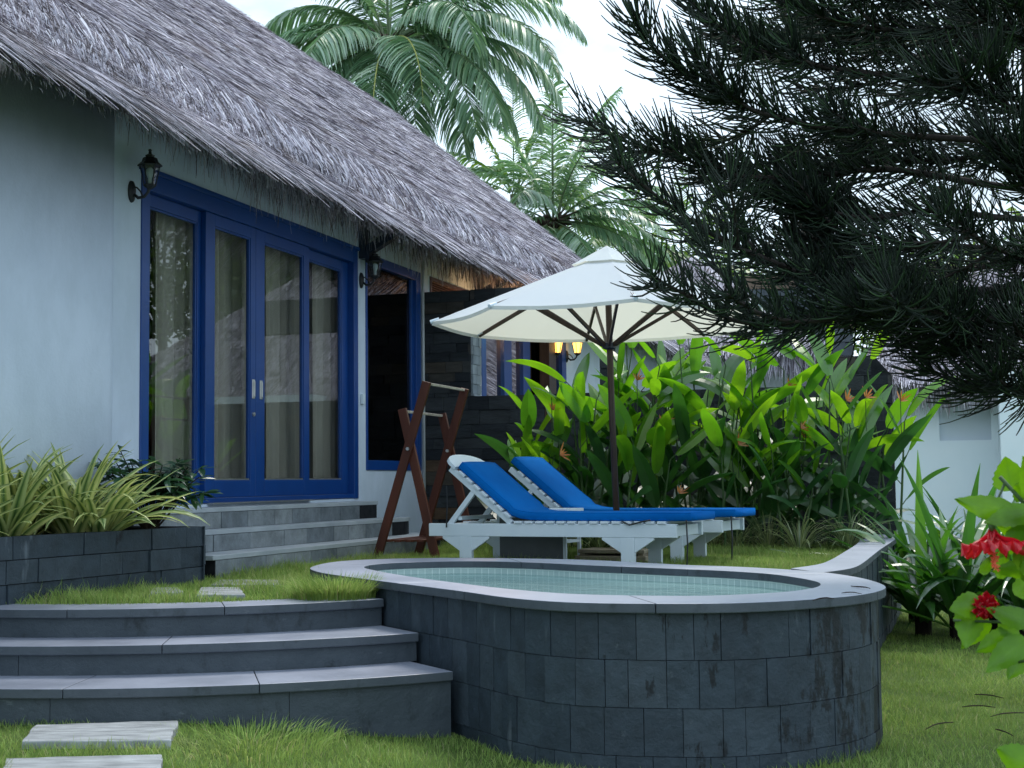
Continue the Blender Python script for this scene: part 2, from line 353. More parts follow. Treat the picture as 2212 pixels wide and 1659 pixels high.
m_lily = leafm('strap lily leaf', [(0, (.025, .10, .025)), (.6, (.05, .17, .03)), (1, (.12, .28, .035))], .4, (1.8, 1.9, .7), .16, .3)
m_shrub = leafm('shrub leaf', [(0, (.018, .07, .035)), (.6, (.03, .11, .05)), (1, (.07, .18, .08))], .25, (1.4, 1.6, .8), .22, .3)
m_twig = plain('brown bark', (.022, .016, .012), (.05, .036, .026), .9, 12, .2, .5, 40)
m_palm = leafm('palm leaflet', [(0, (.12, .25, .15)), (.5, (.22, .40, .25)), (1, (.38, .54, .33))], .35, (1.3, 1.4, .9), .18, .4, .7)
m_palmy = plain('palm midrib', (.32, .34, .08), (.42, .42, .12), .5, 3)
m_rach = plain('palm rachis green', (.10, .16, .08), (.16, .22, .10), .5, 3)
m_palm2 = leafm('palm leaflet yellow green', [(0, (.05, .13, .04)), (.5, (.10, .22, .05)), (1, (.22, .33, .07))], .4, (1.5, 1.5, .7), .12, .4, .7)
m_ptrunk = plain('palm trunk', (.10, .08, .065), (.18, .15, .12), .9, 8, .2, .6, 20, (1, 1, 5))
m_fiber = plain('palm fibre', (.05, .035, .03), (.12, .085, .07), .95, 10)
m_pine = leafm('pine branchlets', [(0, (.010, .017, .015)), (.6, (.018, .034, .024)), (1, (.035, .08, .03))], .08, (1.2, 1.4, .8), .05, .5, 1)
m_pinewood = plain('pine bark', (.030, .026, .026), (.065, .055, .052), .9, 14, .2, .6, 30)
m_tree = leafm('tree leaf', [(0, (.05, .11, .03)), (.6, (.10, .19, .04)), (1, (.20, .30, .06))], .4, None, .06)
m_hib = leafm('hibiscus leaf', [(0, (.04, .14, .01)), (.5, (.10, .25, .01)), (1, (.17, .33, .012))], .45, (1.7, 1.6, .5), .03, .4, 14)
def veins(m):
    nt = m.node_tree; uvn = nt.nodes.new('ShaderNodeUVMap'); s = nt.nodes.new('ShaderNodeSeparateXYZ'); nt.links.new(uvn.outputs[0], s.inputs[0])
    def M_(op, a, b=None):
        n = nt.nodes.new('ShaderNodeMath'); n.operation = op
        for i, v in enumerate((a, b)):
            if v is None: continue
            if isinstance(v, (int, float)): n.inputs[i].default_value = v
            else: nt.links.new(v, n.inputs[i])
        return n.outputs[0]
    af = M_('ABSOLUTE', s.outputs[0]); q = M_('FRACT', M_('SUBTRACT', M_('MULTIPLY', s.outputs[1], 6.0), M_('MULTIPLY', af, 1.7)))
    ln = M_('LESS_THAN', q, .10); mid = M_('LESS_THAN', af, .07); f = M_('MAXIMUM', ln, mid)
    for d in [n for n in nt.nodes if n.type in ('BSDF_DIFFUSE', 'BSDF_TRANSLUCENT')]:
        src = d.inputs[0].links[0].from_socket; c = mixc(nt, src, (1.35, 1.25, 2.2) if d.type == 'BSDF_DIFFUSE' else (.62, .68, .6), M_('MULTIPLY', f, .8), 'MULTIPLY'); nt.links.new(c, d.inputs[0])
veins(m_hib)
m_red = leafm('hibiscus petal', [(0, (.42, .004, .015)), (1, (.72, .01, .03))], .35, (1.2, 1, 1), .05, .4, 30)
m_stam = plain('stamen', (.8, .08, .06), (.9, .2, .1), .6)
# striped leaf (variegation across the blade needs UV)
def stripem(name, edge, mid, deep):
    m = bpy.data.materials.new(name); m.use_nodes = True; nt = m.node_tree; nt.nodes.clear()
    o = nt.nodes.new('ShaderNodeOutputMaterial'); uvn = nt.nodes.new('ShaderNodeUVMap'); sp = nt.nodes.new('ShaderNodeSeparateXYZ'); nt.links.new(uvn.outputs[0], sp.inputs[0])
    c = ramp(nt, sp.outputs[0], [(0, edge), (.22, edge), (.34, mid), (.5, deep), (.66, mid), (.78, edge), (1, edge)])
    g = nt.nodes.new('ShaderNodeNewGeometry'); c = mixc(nt, c, ramp(nt, g.outputs['Random Per Island'], [(0, (.6, .68, .7)), (1, (1.15, 1.1, 1.0))]), 1.0, 'MULTIPLY')
    d = nt.nodes.new('ShaderNodeBsdfDiffuse'); t = nt.nodes.new('ShaderNodeBsdfTranslucent'); gl = nt.nodes.new('ShaderNodeBsdfGlossy'); gl.inputs['Roughness'].default_value = .4
    nt.links.new(c, d.inputs[0]); nt.links.new(c, t.inputs[0])
    a = nt.nodes.new('ShaderNodeMixShader'); a.inputs[0].default_value = .3; nt.links.new(d.outputs[0], a.inputs[1]); nt.links.new(t.outputs[0], a.inputs[2])
    b = nt.nodes.new('ShaderNodeMixShader'); b.inputs[0].default_value = .08; nt.links.new(a.outputs[0], b.inputs[1]); nt.links.new(gl.outputs[0], b.inputs[2])
    nt.links.new(b.outputs[0], o.inputs[0]); return m
m_strA = stripem('striped leaf yellow', (.80, .82, .34), (.42, .52, .15), (.08, .20, .06))
m_strB = stripem('striped leaf pale', (.50, .54, .28), (.22, .30, .12), (.05, .12, .04))
# cushion
m_cush = plain('blue canvas', (.001, .098, .38), (.003, .14, .49), .9, 1.6, .06, .55, 5)
def canvas():
    m = bpy.data.materials.new('canopy canvas'); m.use_nodes = True; nt = m.node_tree; nt.nodes.clear()
    o = nt.nodes.new('ShaderNodeOutputMaterial'); n = tex(nt, 'ShaderNodeTexNoise', 2, 4)
    c = ramp(nt, n.outputs[0], [(.3, (.82, .87, .93)), (.7, (.87, .91, .95))])
    d = nt.nodes.new('ShaderNodeBsdfDiffuse'); t = nt.nodes.new('ShaderNodeBsdfTranslucent'); nt.links.new(c, d.inputs[0]); t.inputs[0].default_value = (.92, .89, .72, 1)
    a = nt.nodes.new('ShaderNodeMixShader'); a.inputs[0].default_value = .42; nt.links.new(d.outputs[0], a.inputs[1]); nt.links.new(t.outputs[0], a.inputs[2]); nt.links.new(a.outputs[0], o.inputs[0]); return m
m_canvas = canvas()
# pool
def tilem():
    m, nt, bs = mk('pool mosaic'); uvn = nt.nodes.new('ShaderNodeUVMap'); b = nt.nodes.new('ShaderNodeTexBrick')
    b.offset = 0; b.inputs['Scale'].default_value = 1; b.inputs['Brick Width'].default_value = .05; b.inputs['Row Height'].default_value = .05; b.inputs['Mortar Size'].default_value = .0028
    b.inputs['Color1'].default_value = (.44, .58, .57, 1); b.inputs['Color2'].default_value = (.50, .64, .62, 1); b.inputs['Mortar'].default_value = (.75, .85, .82, 1)
    nt.links.new(uvn.outputs[0], b.inputs['Vector']); nt.links.new(b.outputs[0], bs.inputs['Base Color']); bs.inputs['Roughness'].default_value = .3; return m
m_tile = tilem()
def waterm():
    m = bpy.data.materials.new('pool water'); m.use_nodes = True; nt = m.node_tree; nt.nodes.clear()
    o = nt.nodes.new('ShaderNodeOutputMaterial'); t = nt.nodes.new('ShaderNodeBsdfTransparent'); t.inputs[0].default_value = (.82, .95, .95, 1)
    g = nt.nodes.new('ShaderNodeBsdfGlossy'); g.inputs['Roughness'].default_value = .06
    d = nt.nodes.new('ShaderNodeBsdfDiffuse'); d.inputs[0].default_value = (.42, .58, .60, 1)
    n = tex(nt, 'ShaderNodeTexNoise', 5, 3); b = nt.nodes.new('ShaderNodeBump'); b.inputs['Strength'].default_value = .25; b.inputs['Distance'].default_value = .02
    nt.links.new(n.outputs[0], b.inputs['Height']); nt.links.new(b.outputs[0], g.inputs['Normal'])
    a = nt.nodes.new('ShaderNodeMixShader'); a.inputs[0].default_value = .30; nt.links.new(t.outputs[0], a.inputs[1]); nt.links.new(d.outputs[0], a.inputs[2])
    c = nt.nodes.new('ShaderNodeMixShader'); c.inputs[0].default_value = .28; nt.links.new(a.outputs[0], c.inputs[1]); nt.links.new(g.outputs[0], c.inputs[2])
    nt.links.new(c.outputs[0], o.inputs[0]); return m
m_water = waterm()
# ------------------------------------------------------------------ generic builders
def clad(mb, path, z0, z1, rowh, wr, sgn=1, out=.0, jit=.008, gap=.004, thick=.03, rowjit=0, tilt=.0):
    path = [Vector((p[0], p[1], 0)) for p in path]
    seg = [0]
    for i in range(len(path)-1): seg.append(seg[-1]+(path[i+1]-path[i]).length)
    tot = seg[-1]
    def P(s):
        s = max(0, min(tot, s)); i = 0
        lo = 0; hi = len(seg)-2
        while lo < hi:
            m = (lo+hi+1)//2
            if seg[m] <= s: lo = m
            else: hi = m-1
        i = lo; f = (s-seg[i])/max(1e-9, seg[i+1]-seg[i]); return path[i].lerp(path[i+1], f), (path[i+1]-path[i]).normalized()
    z = z1
    while z > z0+.01:
        h = rowh*random.uniform(1-rowjit, 1+rowjit); zb = max(z0, z-h); s = -random.uniform(0, wr[1])
        while s < tot:
            wd = random.uniform(*wr); a = max(0, s); b = min(tot, s+wd); s += wd
            if b-a < .02: continue
            pa, ta = P(a+gap/2); pb, tb = P(b-gap/2)
            na = Vector((ta.y, -ta.x, 0))*sgn; nb = Vector((tb.y, -tb.x, 0))*sgn
            d = out+random.uniform(0, jit)
            d1, d2, d3, d4 = [d+random.uniform(-tilt, tilt) for _ in range(4)]
            zt = z-gap/2; zl = zb+gap/2
            f = [pa+na*d1+Z*zl, pb+nb*d2+Z*zl, pb+nb*d3+Z*zt, pa+na*d4+Z*zt]
            k = [pa-na*thick+Z*zl, pb-nb*thick+Z*zl, pb-nb*thick+Z*zt, pa-na*thick+Z*zt]
            if sgn < 0: f = [f[1], f[0], f[3], f[2]]; k = [k[1], k[0], k[3], k[2]]
            mb.add(f+k, [(0, 1, 2, 3), (4, 5, 1, 0), (3, 2, 6, 7), (1, 5, 6, 2), (4, 0, 3, 7)])
        z = zb
def extr(mb, vz, u0, u1):
    n = len(vz)
    mb.add([B(u0, a, b) for a, b in vz]+[B(u1, a, b) for a, b in vz], [tuple(range(n)), tuple(range(2*n-1, n-1, -1))]+[(i, n+i, n+(i+1) % n, (i+1) % n) for i in range(n)])
def setuv(o, fn):
    me = o.data; uvl = me.uv_layers.new(name='UVMap')
    for p in me.polygons:
        for li in p.loop_indices: uvl.data[li].uv = fn(me.vertices[me.loops[li].vertex_index].co, p)

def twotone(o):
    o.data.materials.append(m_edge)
    for q in o.data.polygons: q.material_index = 0 if abs(q.normal.z) > .7 else 1  # paler stone on level faces, darker stone on the sides
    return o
# ------------------------------------------------------------------ ground
gm = MB(); S = 900
gm.add([(-S, -60, -.66), (S, -60, -.66), (S, S, -.66), (-S, S, -.66)], [(0, 1, 2, 3)])
tag(gm.build('ground', m_soil), kind='structure')

outl = [(-1.34, 9.21), (-1.25, 9.85), (-.91, 10.12), (-.36, 10.12), (.45, 9.75), (1.07, 9.05), (1.45, 8.72), (1.78, 8.24), (1.89, 7.8), (1.91, 7.46), (1.88, 7.08), (1.78, 6.81), (1.58, 6.53), (1.23, 6.3), (.98, 6.22), (.74, 6.22), (.29, 6.33), (0, 6.6), (-.28, 7.09), (-.58, 7.58), (-.87, 8.06), (-1.16, 8.58), (-1.27, 8.87)]
innl = [(-.99, 9.17), (-.92, 9.5), (-.69, 9.67), (-.26, 9.70), (.18, 9.42), (.42, 9.16), (1.02, 8.62), (1.26, 8.40), (1.47, 8.1), (1.57, 7.75), (1.61, 7.46), (1.59, 7.27), (1.52, 7.06), (1.33, 6.81), (1.04, 6.66), (.78, 6.63), (.31, 6.80), (0, 7.14), (-.3, 7.62), (-.63, 8.24), (-.87, 8.8)]
NR = 144; PC = Vector((.30, 8.1, 0))
def polar(pts):
    s = catmull(pts, 8); n = len(s); R = []
    for k in range(NR):
        an = 2*math.pi*k/NR; d = Vector((math.cos(an), math.sin(an), 0)); best = 0
        for i in range(n):
            a = s[i]-PC; b = s[(i+1) % n]-PC; e = b-a; den = d.x*e.y-d.y*e.x
            if abs(den) < 1e-9: continue
            t = (a.x*e.y-a.y*e.x)/den; q = (a.x*d.y-a.y*d.x)/den
            if t > 0 and -1e-6 <= q <= 1: best = max(best, t)
        R.append(best)
    for _ in range(2): R = [(R[i-1]+2*R[i]+R[(i+1) % NR])/4 for i in range(NR)]
    return [PC+Vector((math.cos(2*math.pi*k/NR), math.sin(2*math.pi*k/NR), 0))*R[k] for k in range(NR)]
POUT = polar(outl); PIN = polar(innl); PWALL = offset(POUT, -.03)

# steps: nose arcs (centre, radius, z)
ARCS = [(Vector((-2.2, 9.95, 0)), 2.56, 0.0, -.73), (Vector((-2.15, 10.3, 0)), 3.27, -.15, -.51), (Vector((-2.0, 9.9, 0)), 3.3, -.30, -.31)]
def arc(c, r, x0, x1, n=40):
    return [Vector((x, c.y-math.sqrt(max(0, r*r-(x-c.x)**2)), 0)) for x in [x0+(x1-x0)*i/n for i in range(n+1)]]

poolpts = offset(POUT, -.08)
bk = [p for p in poolpts]            # ccw
# back/left part of the pool outline from (1.6,8.5) ccw to (-.8,7.9)
def ang(p): return math.atan2(p.y-PC.y, p.x-PC.x) % (2*math.pi)
a0, a1 = ang(Vector((1.62, 8.6, 0))), ang(Vector((-.80, 7.95, 0)))
poolback = [p for p in bk if a0 <= ang(p) <= a1]
RIN = [(1.70, 8.60), (1.95, 8.97), (2.14, 9.45), (2.37, 10.14), (2.91, 11.82), (3.38, 13.55)]
ROUT = [(1.80, 8.20), (1.98, 8.42), (2.12, 8.68), (2.31, 9.21), (2.81, 10.72), (3.29, 12.12), (3.76, 13.52)]
lawnpoly = arc(ARCS[0][0], 2.56-.27, -3.3, -.80, 24) + list(reversed(poolback)) + [Vector((a+.05, b, 0)) for a, b in RIN] + [B(5.53, 4.4, 0), B(5.53, .0, 0), B(-.2, -.02, 0), B(-1.5, -.02, 0)]
tm = MB(); tm.add([p-Z*.008 for p in lawnpoly], [tuple(range(len(lawnpoly)))])
lw = tm.build('terrace_lawn', m_soil); tag(lw, kind='structure')
bpy.context.view_layer.update()

# stone slabs
EXC = []
def slab(corn, z, th, label, group, inset=0):
    P = [atz(x, y, z) for x, y in corn]; (EXC.append(P) if z < 0 else None); n_ = len(P); q = []
    for i in range(n_):
        a, b = P[i], P[(i+1) % n_]
        for k in range(6):
            p = a.lerp(b, k/6); 
            if k: p += Vector((random.uniform(-.008, .008), random.uniform(-.012, .012), 0))
            q.append(p)
    mb_ = MB(); mb_.prism(q, z-th, z); o = mb_.build('stepping_stone', m_paver, bevel=.006)
    tag(o, label, 'stepping stone', group); return o
slab([(47, 1601), (78, 1565), (385, 1556), (370, 1598)], -.44, .05, 'long grey slab nearest the bottom step in the lower lawn', 'stepping stones in the lower lawn')
slab([(2, 1680), (12, 1637), (350, 1629), (344, 1680)], -.445, .05, 'long grey slab at the bottom edge of the photo in the lower lawn', 'stepping stones in the lower lawn')
slab([(425, 1285), (435, 1268), (520, 1268), (530, 1284)], .022, .05, 'small flat stone in the terrace grass nearest the top garden step', 'flat stones in the terrace grass')
slab([(455, 1263), (475, 1252), (600, 1252), (610, 1262)], .022, .05, 'wide flat stone in the terrace grass nearest the pool', 'flat stones in the terrace grass')
slab([(322, 1281), (330, 1269), (385, 1268), (395, 1279)], .022, .05, 'narrow flat stone in the terrace grass left of the others', 'flat stones in the terrace grass')

def grass(name, poly, z, n, hr, wr, dens=None):
    xs = [p[0] for p in poly]; ys = [p[1] for p in poly]
    x = rng.uniform(min(xs), max(xs), n); y = rng.uniform(min(ys), max(ys), n)
    k = inpoly(x, y, poly)
    if dens is not None: k &= dens(x, y)
    for e_ in EXC:
        cc_ = sum(e_, Vector())/len(e_); k &= ~inpoly(x, y, [cc_+(q-cc_)*.94 for q in e_])
    x = x[k]; y = y[k]; n = len(x)
    patch = .75+.35*np.sin(x*2.1+1.3*np.sin(y*1.7))*np.cos(y*2.6+x)+.15*np.sin(x*9+y*7)
    h = rng.uniform(*hr, n)*patch*np.where(rng.random(n) < .06, 1.5, 1)
    zz = z if np.isscalar(z) else z(x, y)
    az = rng.uniform(0, 2*np.pi, n); ln = rng.uniform(.1, .75, n)
    d = np.stack([np.cos(az), np.sin(az), np.zeros(n)], 1); P = np.zeros((n, 4, 3))
    for i, t in enumerate((0, .35, .7, 1.0)):
        P[:, i, 0] = x+d[:, 0]*h*ln*t**1.8; P[:, i, 1] = y+d[:, 1]*h*ln*t**1.8; P[:, i, 2] = zz-.01+h*(t-.25*ln*t*t)
    W = rng.uniform(*wr, n)[:, None]*np.array([1, .85, .55, .08])[None]
    sd = rng.uniform(0, 2*np.pi, n); Sd = np.stack([np.cos(sd), np.sin(sd), np.zeros(n)], 1)
    o = strips(name, P, W, Sd, m_grass); return o
g1 = grass('terrace_grass', lawnpoly, 0, 200000, (.045, .095), (.0028, .0048), lambda x, y: (rng.random(len(x)) < np.clip(1.6-(y-7)*.09, .45, 1)))
tag(g1, kind='stuff', label='fine uncut green grass of the raised terrace around the pool and loungers', cat='grass')
def notpool(x, y): return ~inpoly(x, y, offset(POUT, -.05))
lowpoly = [(-3.6, 4.9), (3.4, 4.9), (4.6, 8), (6.2, 13.4), (3.6, 13.4), (1.7, 8.0), (-.2, 7.2), (-1, 6.95), (-2, 6.75), (-4.2, 6.9)]
lowz = lambda x, y: -.66+.19*np.clip((-x)/1.5, 0, 1)**1.2*np.clip((y-3.6)/1.2, 0, 1)
g2 = grass('lower_grass', lowpoly, lowz, 400000, (.03, .07), (.0025, .0045), lambda x, y: notpool(x, y) & (rng.random(len(x)) < np.clip(1.5-(y-5)*.13, .3, 1)*np.where(np.sin(x*2.3+2)*np.cos(y*1.9+.5) > .75, .55, 1)))
tag(g2, kind='stuff', label='short green grass of the lower lawn in front of the steps and beside the pool', cat='grass')
# gentle mound against the bottom step (part of the ground)
md = MB(); gx = 50; gy = 20
vs = []; fs = []
for i in range(gx+1):
    for j in range(gy+1):
        x = -9+9.8*i/gx; y = 3.5+4.6*j/gy; e = float(lowz(np.array(x), np.array(y)))
        vs.append((x, y, e-.004 if e > -.659 else -.664))
for i in range(gx):
    for j in range(gy):
        a = i*(gy+1)+j; fs.append((a, a+gy+1, a+gy+2, a+1))
md.add(vs, fs); tag(md.build('lower_lawn', m_soil, smooth=True), kind='structure')

# grass tuft by the pool wall
def tuft(name, c, n, rad, h, label):
    az = rng.uniform(0, 2*np.pi, n); r = rad*np.sqrt(rng.random(n)); x = c[0]+r*np.cos(az); y = c[1]+r*np.sin(az)
    hh = rng.uniform(.6, 1.1, n)*h; P = np.zeros((n, 5, 3)); ln = rng.uniform(.2, 1.1, n)
    for i, t in enumerate((0, .25, .5, .75, 1)):
        P[:, i, 0] = x+np.cos(az)*hh*ln*t**2; P[:, i, 1] = y+np.sin(az)*hh*ln*t**2; P[:, i, 2] = c[2]+hh*(t-.5*ln*t*t)
    W = rng.uniform(.003, .005, n)[:, None]*np.array([1, .9, .75, .5, .08])[None]; sd = rng.uniform(0, 2*np.pi, n)
    o = strips(name, P, W, np.stack([np.cos(sd), np.sin(sd), 0*sd], 1), m_grass); tag(o, label, 'grass tuft', 'overgrown grass tufts'); return o
tuft('grass_tuft', (-1.02, 7.98, 0), 2200, .24, .16, 'bushy grass tuft pushed up against the pool wall above the top garden step')
tuft('grass_tuft', (-1.2, 6.3, -.52), 900, .42, .115, 'shaggy grass tuft between the stone slabs and the bottom garden step')

# ------------------------------------------------------------------ pool
pool = thing('plunge_pool', 'raised kidney shaped plunge pool clad in dark slate with pale stone coping', 'pool', (PC.x, PC.y, -.66))
cm = MB(); cuts = [0, 13, 26, 40, 54, 68, 82, 97, 112, 127, 144]
for a, b in zip(cuts[:-1], cuts[1:]):
    o_ = [POUT[k % NR] for k in range(a, b+1)]; i_ = [PIN[k % NR] for k in range(a, b+1)]
    def shr(l, g=.0022):
        l = list(l); l[0] = l[0]+(l[1]-l[0]).normalized()*g; l[-1] = l[-1]+(l[-2]-l[-1]).normalized()*g; return l
    o_ = shr(o_); i_ = shr(i_); m = len(o_); vs = [p+Z*.056 for p in o_]+[p+Z*.10 for p in o_]+[p+Z*.10 for p in i_]+[p+Z*.056 for p in i_]
    fs = []
    for k in range(m-1):
        fs += [(k, k+1, m+k+1, m+k), (m+k, m+k+1, 2*m+k+1, 2*m+k), (2*m+k, 2*m+k+1, 3*m+k+1, 3*m+k), (3*m+k, 3*m+k+1, k+1, k)]
    fs += [(0, m, 2*m, 3*m), (m-1, 4*m-1, 3*m-1, 2*m-1)]
    cm.add(vs, fs)
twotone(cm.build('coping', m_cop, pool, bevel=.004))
wm = MB(); ring = PWALL+[PWALL[0]]
clad(wm, ring, -.90, .056, .212, (.10, .19), 1, -.012, .007, .003, .03, 0, .0015)
wm.build('slate_cladding', m_slateP, pool)
km = MB(); ow = offset(POUT, -.06); n = NR
vs = [p+Z*-.95 for p in ow]+[p+Z*.056 for p in ow]; km.add(vs, [(i, (i+1) % n, n+(i+1) % n, n+i) for i in range(n)])
km.build('wall_core', m_mortar, pool)
lm = MB(); ip = offset(PIN, .012)
lm.add([p+Z*-.42 for p in ip]+[p+Z*.056 for p in ip], [((i+1) % n, i, n+i, n+(i+1) % n) for i in range(n)])
lo = lm.build('mosaic_lining', m_tile, pool)
acc = [0]
for i in range(n): acc.append(acc[-1]+(ip[(i+1) % n]-ip[i]).length)
me = lo.data; uvl = me.uv_layers.new(name='UVMap')
for fi, p in enumerate(me.polygons):
    for li in p.loop_indices:
        vi = me.loops[li].vertex_index; k = vi % n; s = acc[k] if not (fi == n-1 and k == 0) else acc[n]
        uvl.data[li].uv = (s, me.vertices[vi].co.z)
fm = MB(); fm.add([p+Z*-.42 for p in ip], [tuple(range(n))]); fo = fm.build('pool_floor', m_tile, pool); setuv(fo, lambda c, p: (c.x, c.y))
wt = MB(); wt.add([p+Z*.015 for p in ip], [tuple(range(n))]); wt.build('water', m_water, pool)

# curved retaining wall to the right of the pool
rw = thing('retaining_wall', 'curved slate retaining wall with stone coping running from pool to garden wall', 'wall', (2.2, 9, -.66))
def resm(pts, k=6): return catmull(pts, k, False)
ri = resm(RIN); ro = resm(ROUT)
def resamp(p, m):
    L_ = [0]
    for i in range(len(p)-1): L_.append(L_[-1]+(p[i+1]-p[i]).length)
    out = []
    for k in range(m+1):
        s = L_[-1]*k/m; i = max(j for j in range(len(L_)) if L_[j] <= s+1e-9); i = min(i, len(p)-2); f = (s-L_[i])/(L_[i+1]-L_[i]); out.append(p[i].lerp(p[i+1], f))
    return out
ri = resamp(ri, 40); ro = resamp(ro, 40)
cmb = MB()
for a, b in ((0, 9), (9, 17), (17, 26), (26, 33), (33, 40)):
    o_ = shr(ro[a:b+1]); i_ = shr(ri[a:b+1]); m = len(o_)
    vs = [p+Z*.053 for p in o_]+[p+Z*.097 for p in o_]+[p+Z*.097 for p in i_]+[p+Z*.053 for p in i_]; fs = []
    for k in range(m-1): fs += [(k, k+1, m+k+1, m+k), (m+k, m+k+1, 2*m+k+1, 2*m+k), (2*m+k, 2*m+k+1, 3*m+k+1, 3*m+k), (3*m+k, 3*m+k+1, k+1, k)]
    fs += [(0, m, 2*m, 3*m), (m-1, 4*m-1, 3*m-1, 2*m-1)]; cmb.add(vs, fs)
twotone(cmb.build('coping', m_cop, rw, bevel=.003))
cl = MB(); clad(cl, ro, -.9, .053, .212, (.12, .30), 1, -.03, .01, .004, .03); cl.build('slate_cladding', m_slate, rw)
cc = MB(); m = len(ro); oo = [ro[i]+(ri[i]-ro[i]).normalized()*.05 for i in range(m)]; i2 = [ri[i]+(ro[i]-ri[i]).normalized()*.03 for i in range(m)]
vs = [p+Z*-.9 for p in oo]+[p+Z*.053 for p in oo]+[p+Z*.053 for p in i2]+[p+Z*-.9 for p in i2]; fs = []
for k in range(m-1): fs += [(k, k+1, m+k+1, m+k), (2*m+k, 2*m+k+1, 3*m+k+1, 3*m+k)]
fs += [(m-1, 4*m-1, 3*m-1, 2*m-1)]
cc.add(vs, fs); cc.build('wall_core', m_mortar, rw)

# ------------------------------------------------------------------ garden steps
gs = thing('garden_steps', 'three wide curved slate steps leading up to the terrace lawn', 'steps', (-2.1, 7, -.66))
for k, (c, r, z, xe) in enumerate(ARCS):
    xl = -4.5
    nose = arc(c, r, xl, xe, 60); depth = .34 if k == 0 else .48
    back = [p+(c-p).normalized()*depth for p in nose]
    # the tread in separate slabs with fine joints
    js = [0, 17, 34, 47, 60] if k != 1 else [0, 12, 25, 41, 60]
    t = MB()
    for a, b in zip(js[:-1], js[1:]):
        f = shr(nose[a:b+1], .0015); g = shr(back[a:b+1], .0015); m = len(f)
        vs = [p+Z*(z-.045) for p in f]+[p+Z*z for p in f]+[p+Z*z for p in g]+[p+Z*(z-.045) for p in g]; fs = []
        for q in range(m-1): fs += [(q, q+1, m+q+1, m+q), (m+q, m+q+1, 2*m+q+1, 2*m+q), (2*m+q, 2*m+q+1, 3*m+q+1, 3*m+q), (3*m+q, 3*m+q+1, q+1, q)]
        fs += [(0, m, 2*m, 3*m), (m-1, 4*m-1, 3*m-1, 2*m-1)]; t.add(vs, fs)
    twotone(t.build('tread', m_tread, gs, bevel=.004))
    rz_ = z-.15 if k < 2 else -.80
    f = [p+(c-p).normalized()*.028 for p in nose]; g = [p+(c-p).normalized()*.25 for p in nose]
    t = MB()
    js = [0, 26, 60] if k == 0 else ([0, 30, 60] if k == 1 else [0, 33, 49, 60])
    for a, b in zip(js[:-1], js[1:]):
        ff = shr(f[a:b+1], .0015); gg = shr(g[a:b+1], .0015); m = len(ff)
        vs = [p+Z*rz_ for p in ff]+[p+Z*(z-.045) for p in ff]+[p+Z*(z-.045) for p in gg]+[p+Z*rz_ for p in gg]; fs = []
        for q in range(m-1): fs += [(q, q+1, m+q+1, m+q), (2*m+q, 2*m+q+1, 3*m+q+1, 3*m+q)]
        fs += [(0, m, 2*m, 3*m), (m-1, 4*m-1, 3*m-1, 2*m-1)]; t.add(vs, fs)
    t.build('riser', m_riser, gs)

# ------------------------------------------------------------------ our villa
villa = thing('villa', 'pale plastered villa with deep thatched roof and blue framed glass doors', 'house', tuple(B(2, -.1, 0)))
wl = MB()
ZT = 3.42
def wallrun(u0, u1, holes, v0=-.16, v1=0):
    """holes: (ua,ub,za,zb) sorted, not overlapping in u"""
    u = u0
    for a, b, za, zb in holes:
        wl.bb(u, a, v0, v1, -.7, ZT)
        if za > -.7: wl.bb(a, b, v0, v1, -.7, za)
        if zb < ZT: wl.bb(a, b, v0, v1, zb, ZT)
        u = b
    wl.bb(u, u1, v0, v1, -.7, ZT)
ux = lambda x, v=0: onv(x, 800, v)[0]
tw0, tw1 = ux(1040), ux(1222)
wallrun(-.6, 19.0, [(0, 3.80, .50, 2.93), (4.0, 5.47, .775, 2.945), (5.78, 7.05, 2.66, 2.95), (tw0, tw1, .5, 2.93)])
wl.build('wall', m_wall, villa)
# left projecting wall with a soft rounded corner
lf = MB(); vz_ = .05; uc_ = -.30; prof = [(-6, vz_)]
for k in range(9):
    a_ = R_(90*k/8); prof.append((uc_-.16+.16*math.sin(a_)+.0, vz_-.16+.16*math.cos(a_)))
prof += [(uc_, -.3), (-6, -.3)]
nn = len(prof); lf.add([B(a, b, -.7) for a, b in prof]+[B(a, b, ZT-.02) for a, b in prof], [tuple(range(nn)), tuple(range(2*nn-1, nn-1, -1))]+[(i, nn+i, nn+(i+1) % nn, (i+1) % nn) for i in range(nn)])
lfo = lf.build('projecting_wall', m_wall, villa); 
for p in lfo.data.polygons:
    if len(p.vertices) == 4: p.use_smooth = True
bm_ = MB(); bm_.bb(-.6, 19.0, -12, -11.8, -.7, ZT); bm_.bb(18.8, 19.0, -11.8, -.16, -.7, ZT); bm_.bb(-6, -5.8, -11.8, -.3, -.7, ZT); bm_.build('back_wall', m_wall, villa)
# dark rooms behind the openings
dk = MB(); dk.bb(-.2, 5.7, -2.6, -2.5, -.6, 3.4); dk.bb(-.2, 5.7, -2.5, -.16, .44, .495); dk.bb(tw0-.2, tw1+.2, -1.2, -1.1, -.6, 3.4); dk.bb(5.56, 5.62, -2.5, -.16, -.6, 3.4); dk.bb(-.3, -.2, -2.6, -.16, -.6, 3.4); dk.bb(-.2, 5.56, -2.5, -.16, 3.35, 3.4); dk.bb(tw1+.1, tw1+.2, -1.1, -.16, -.6, 3.4); dk.bb(tw0-.2, tw1+.1, -1.1, -.16, 3.35, 3.4); dk.bb(5.63, 7.3, -.7, -.6, 2.2, 3.4); dk.build('room_interior', m_dark, villa)
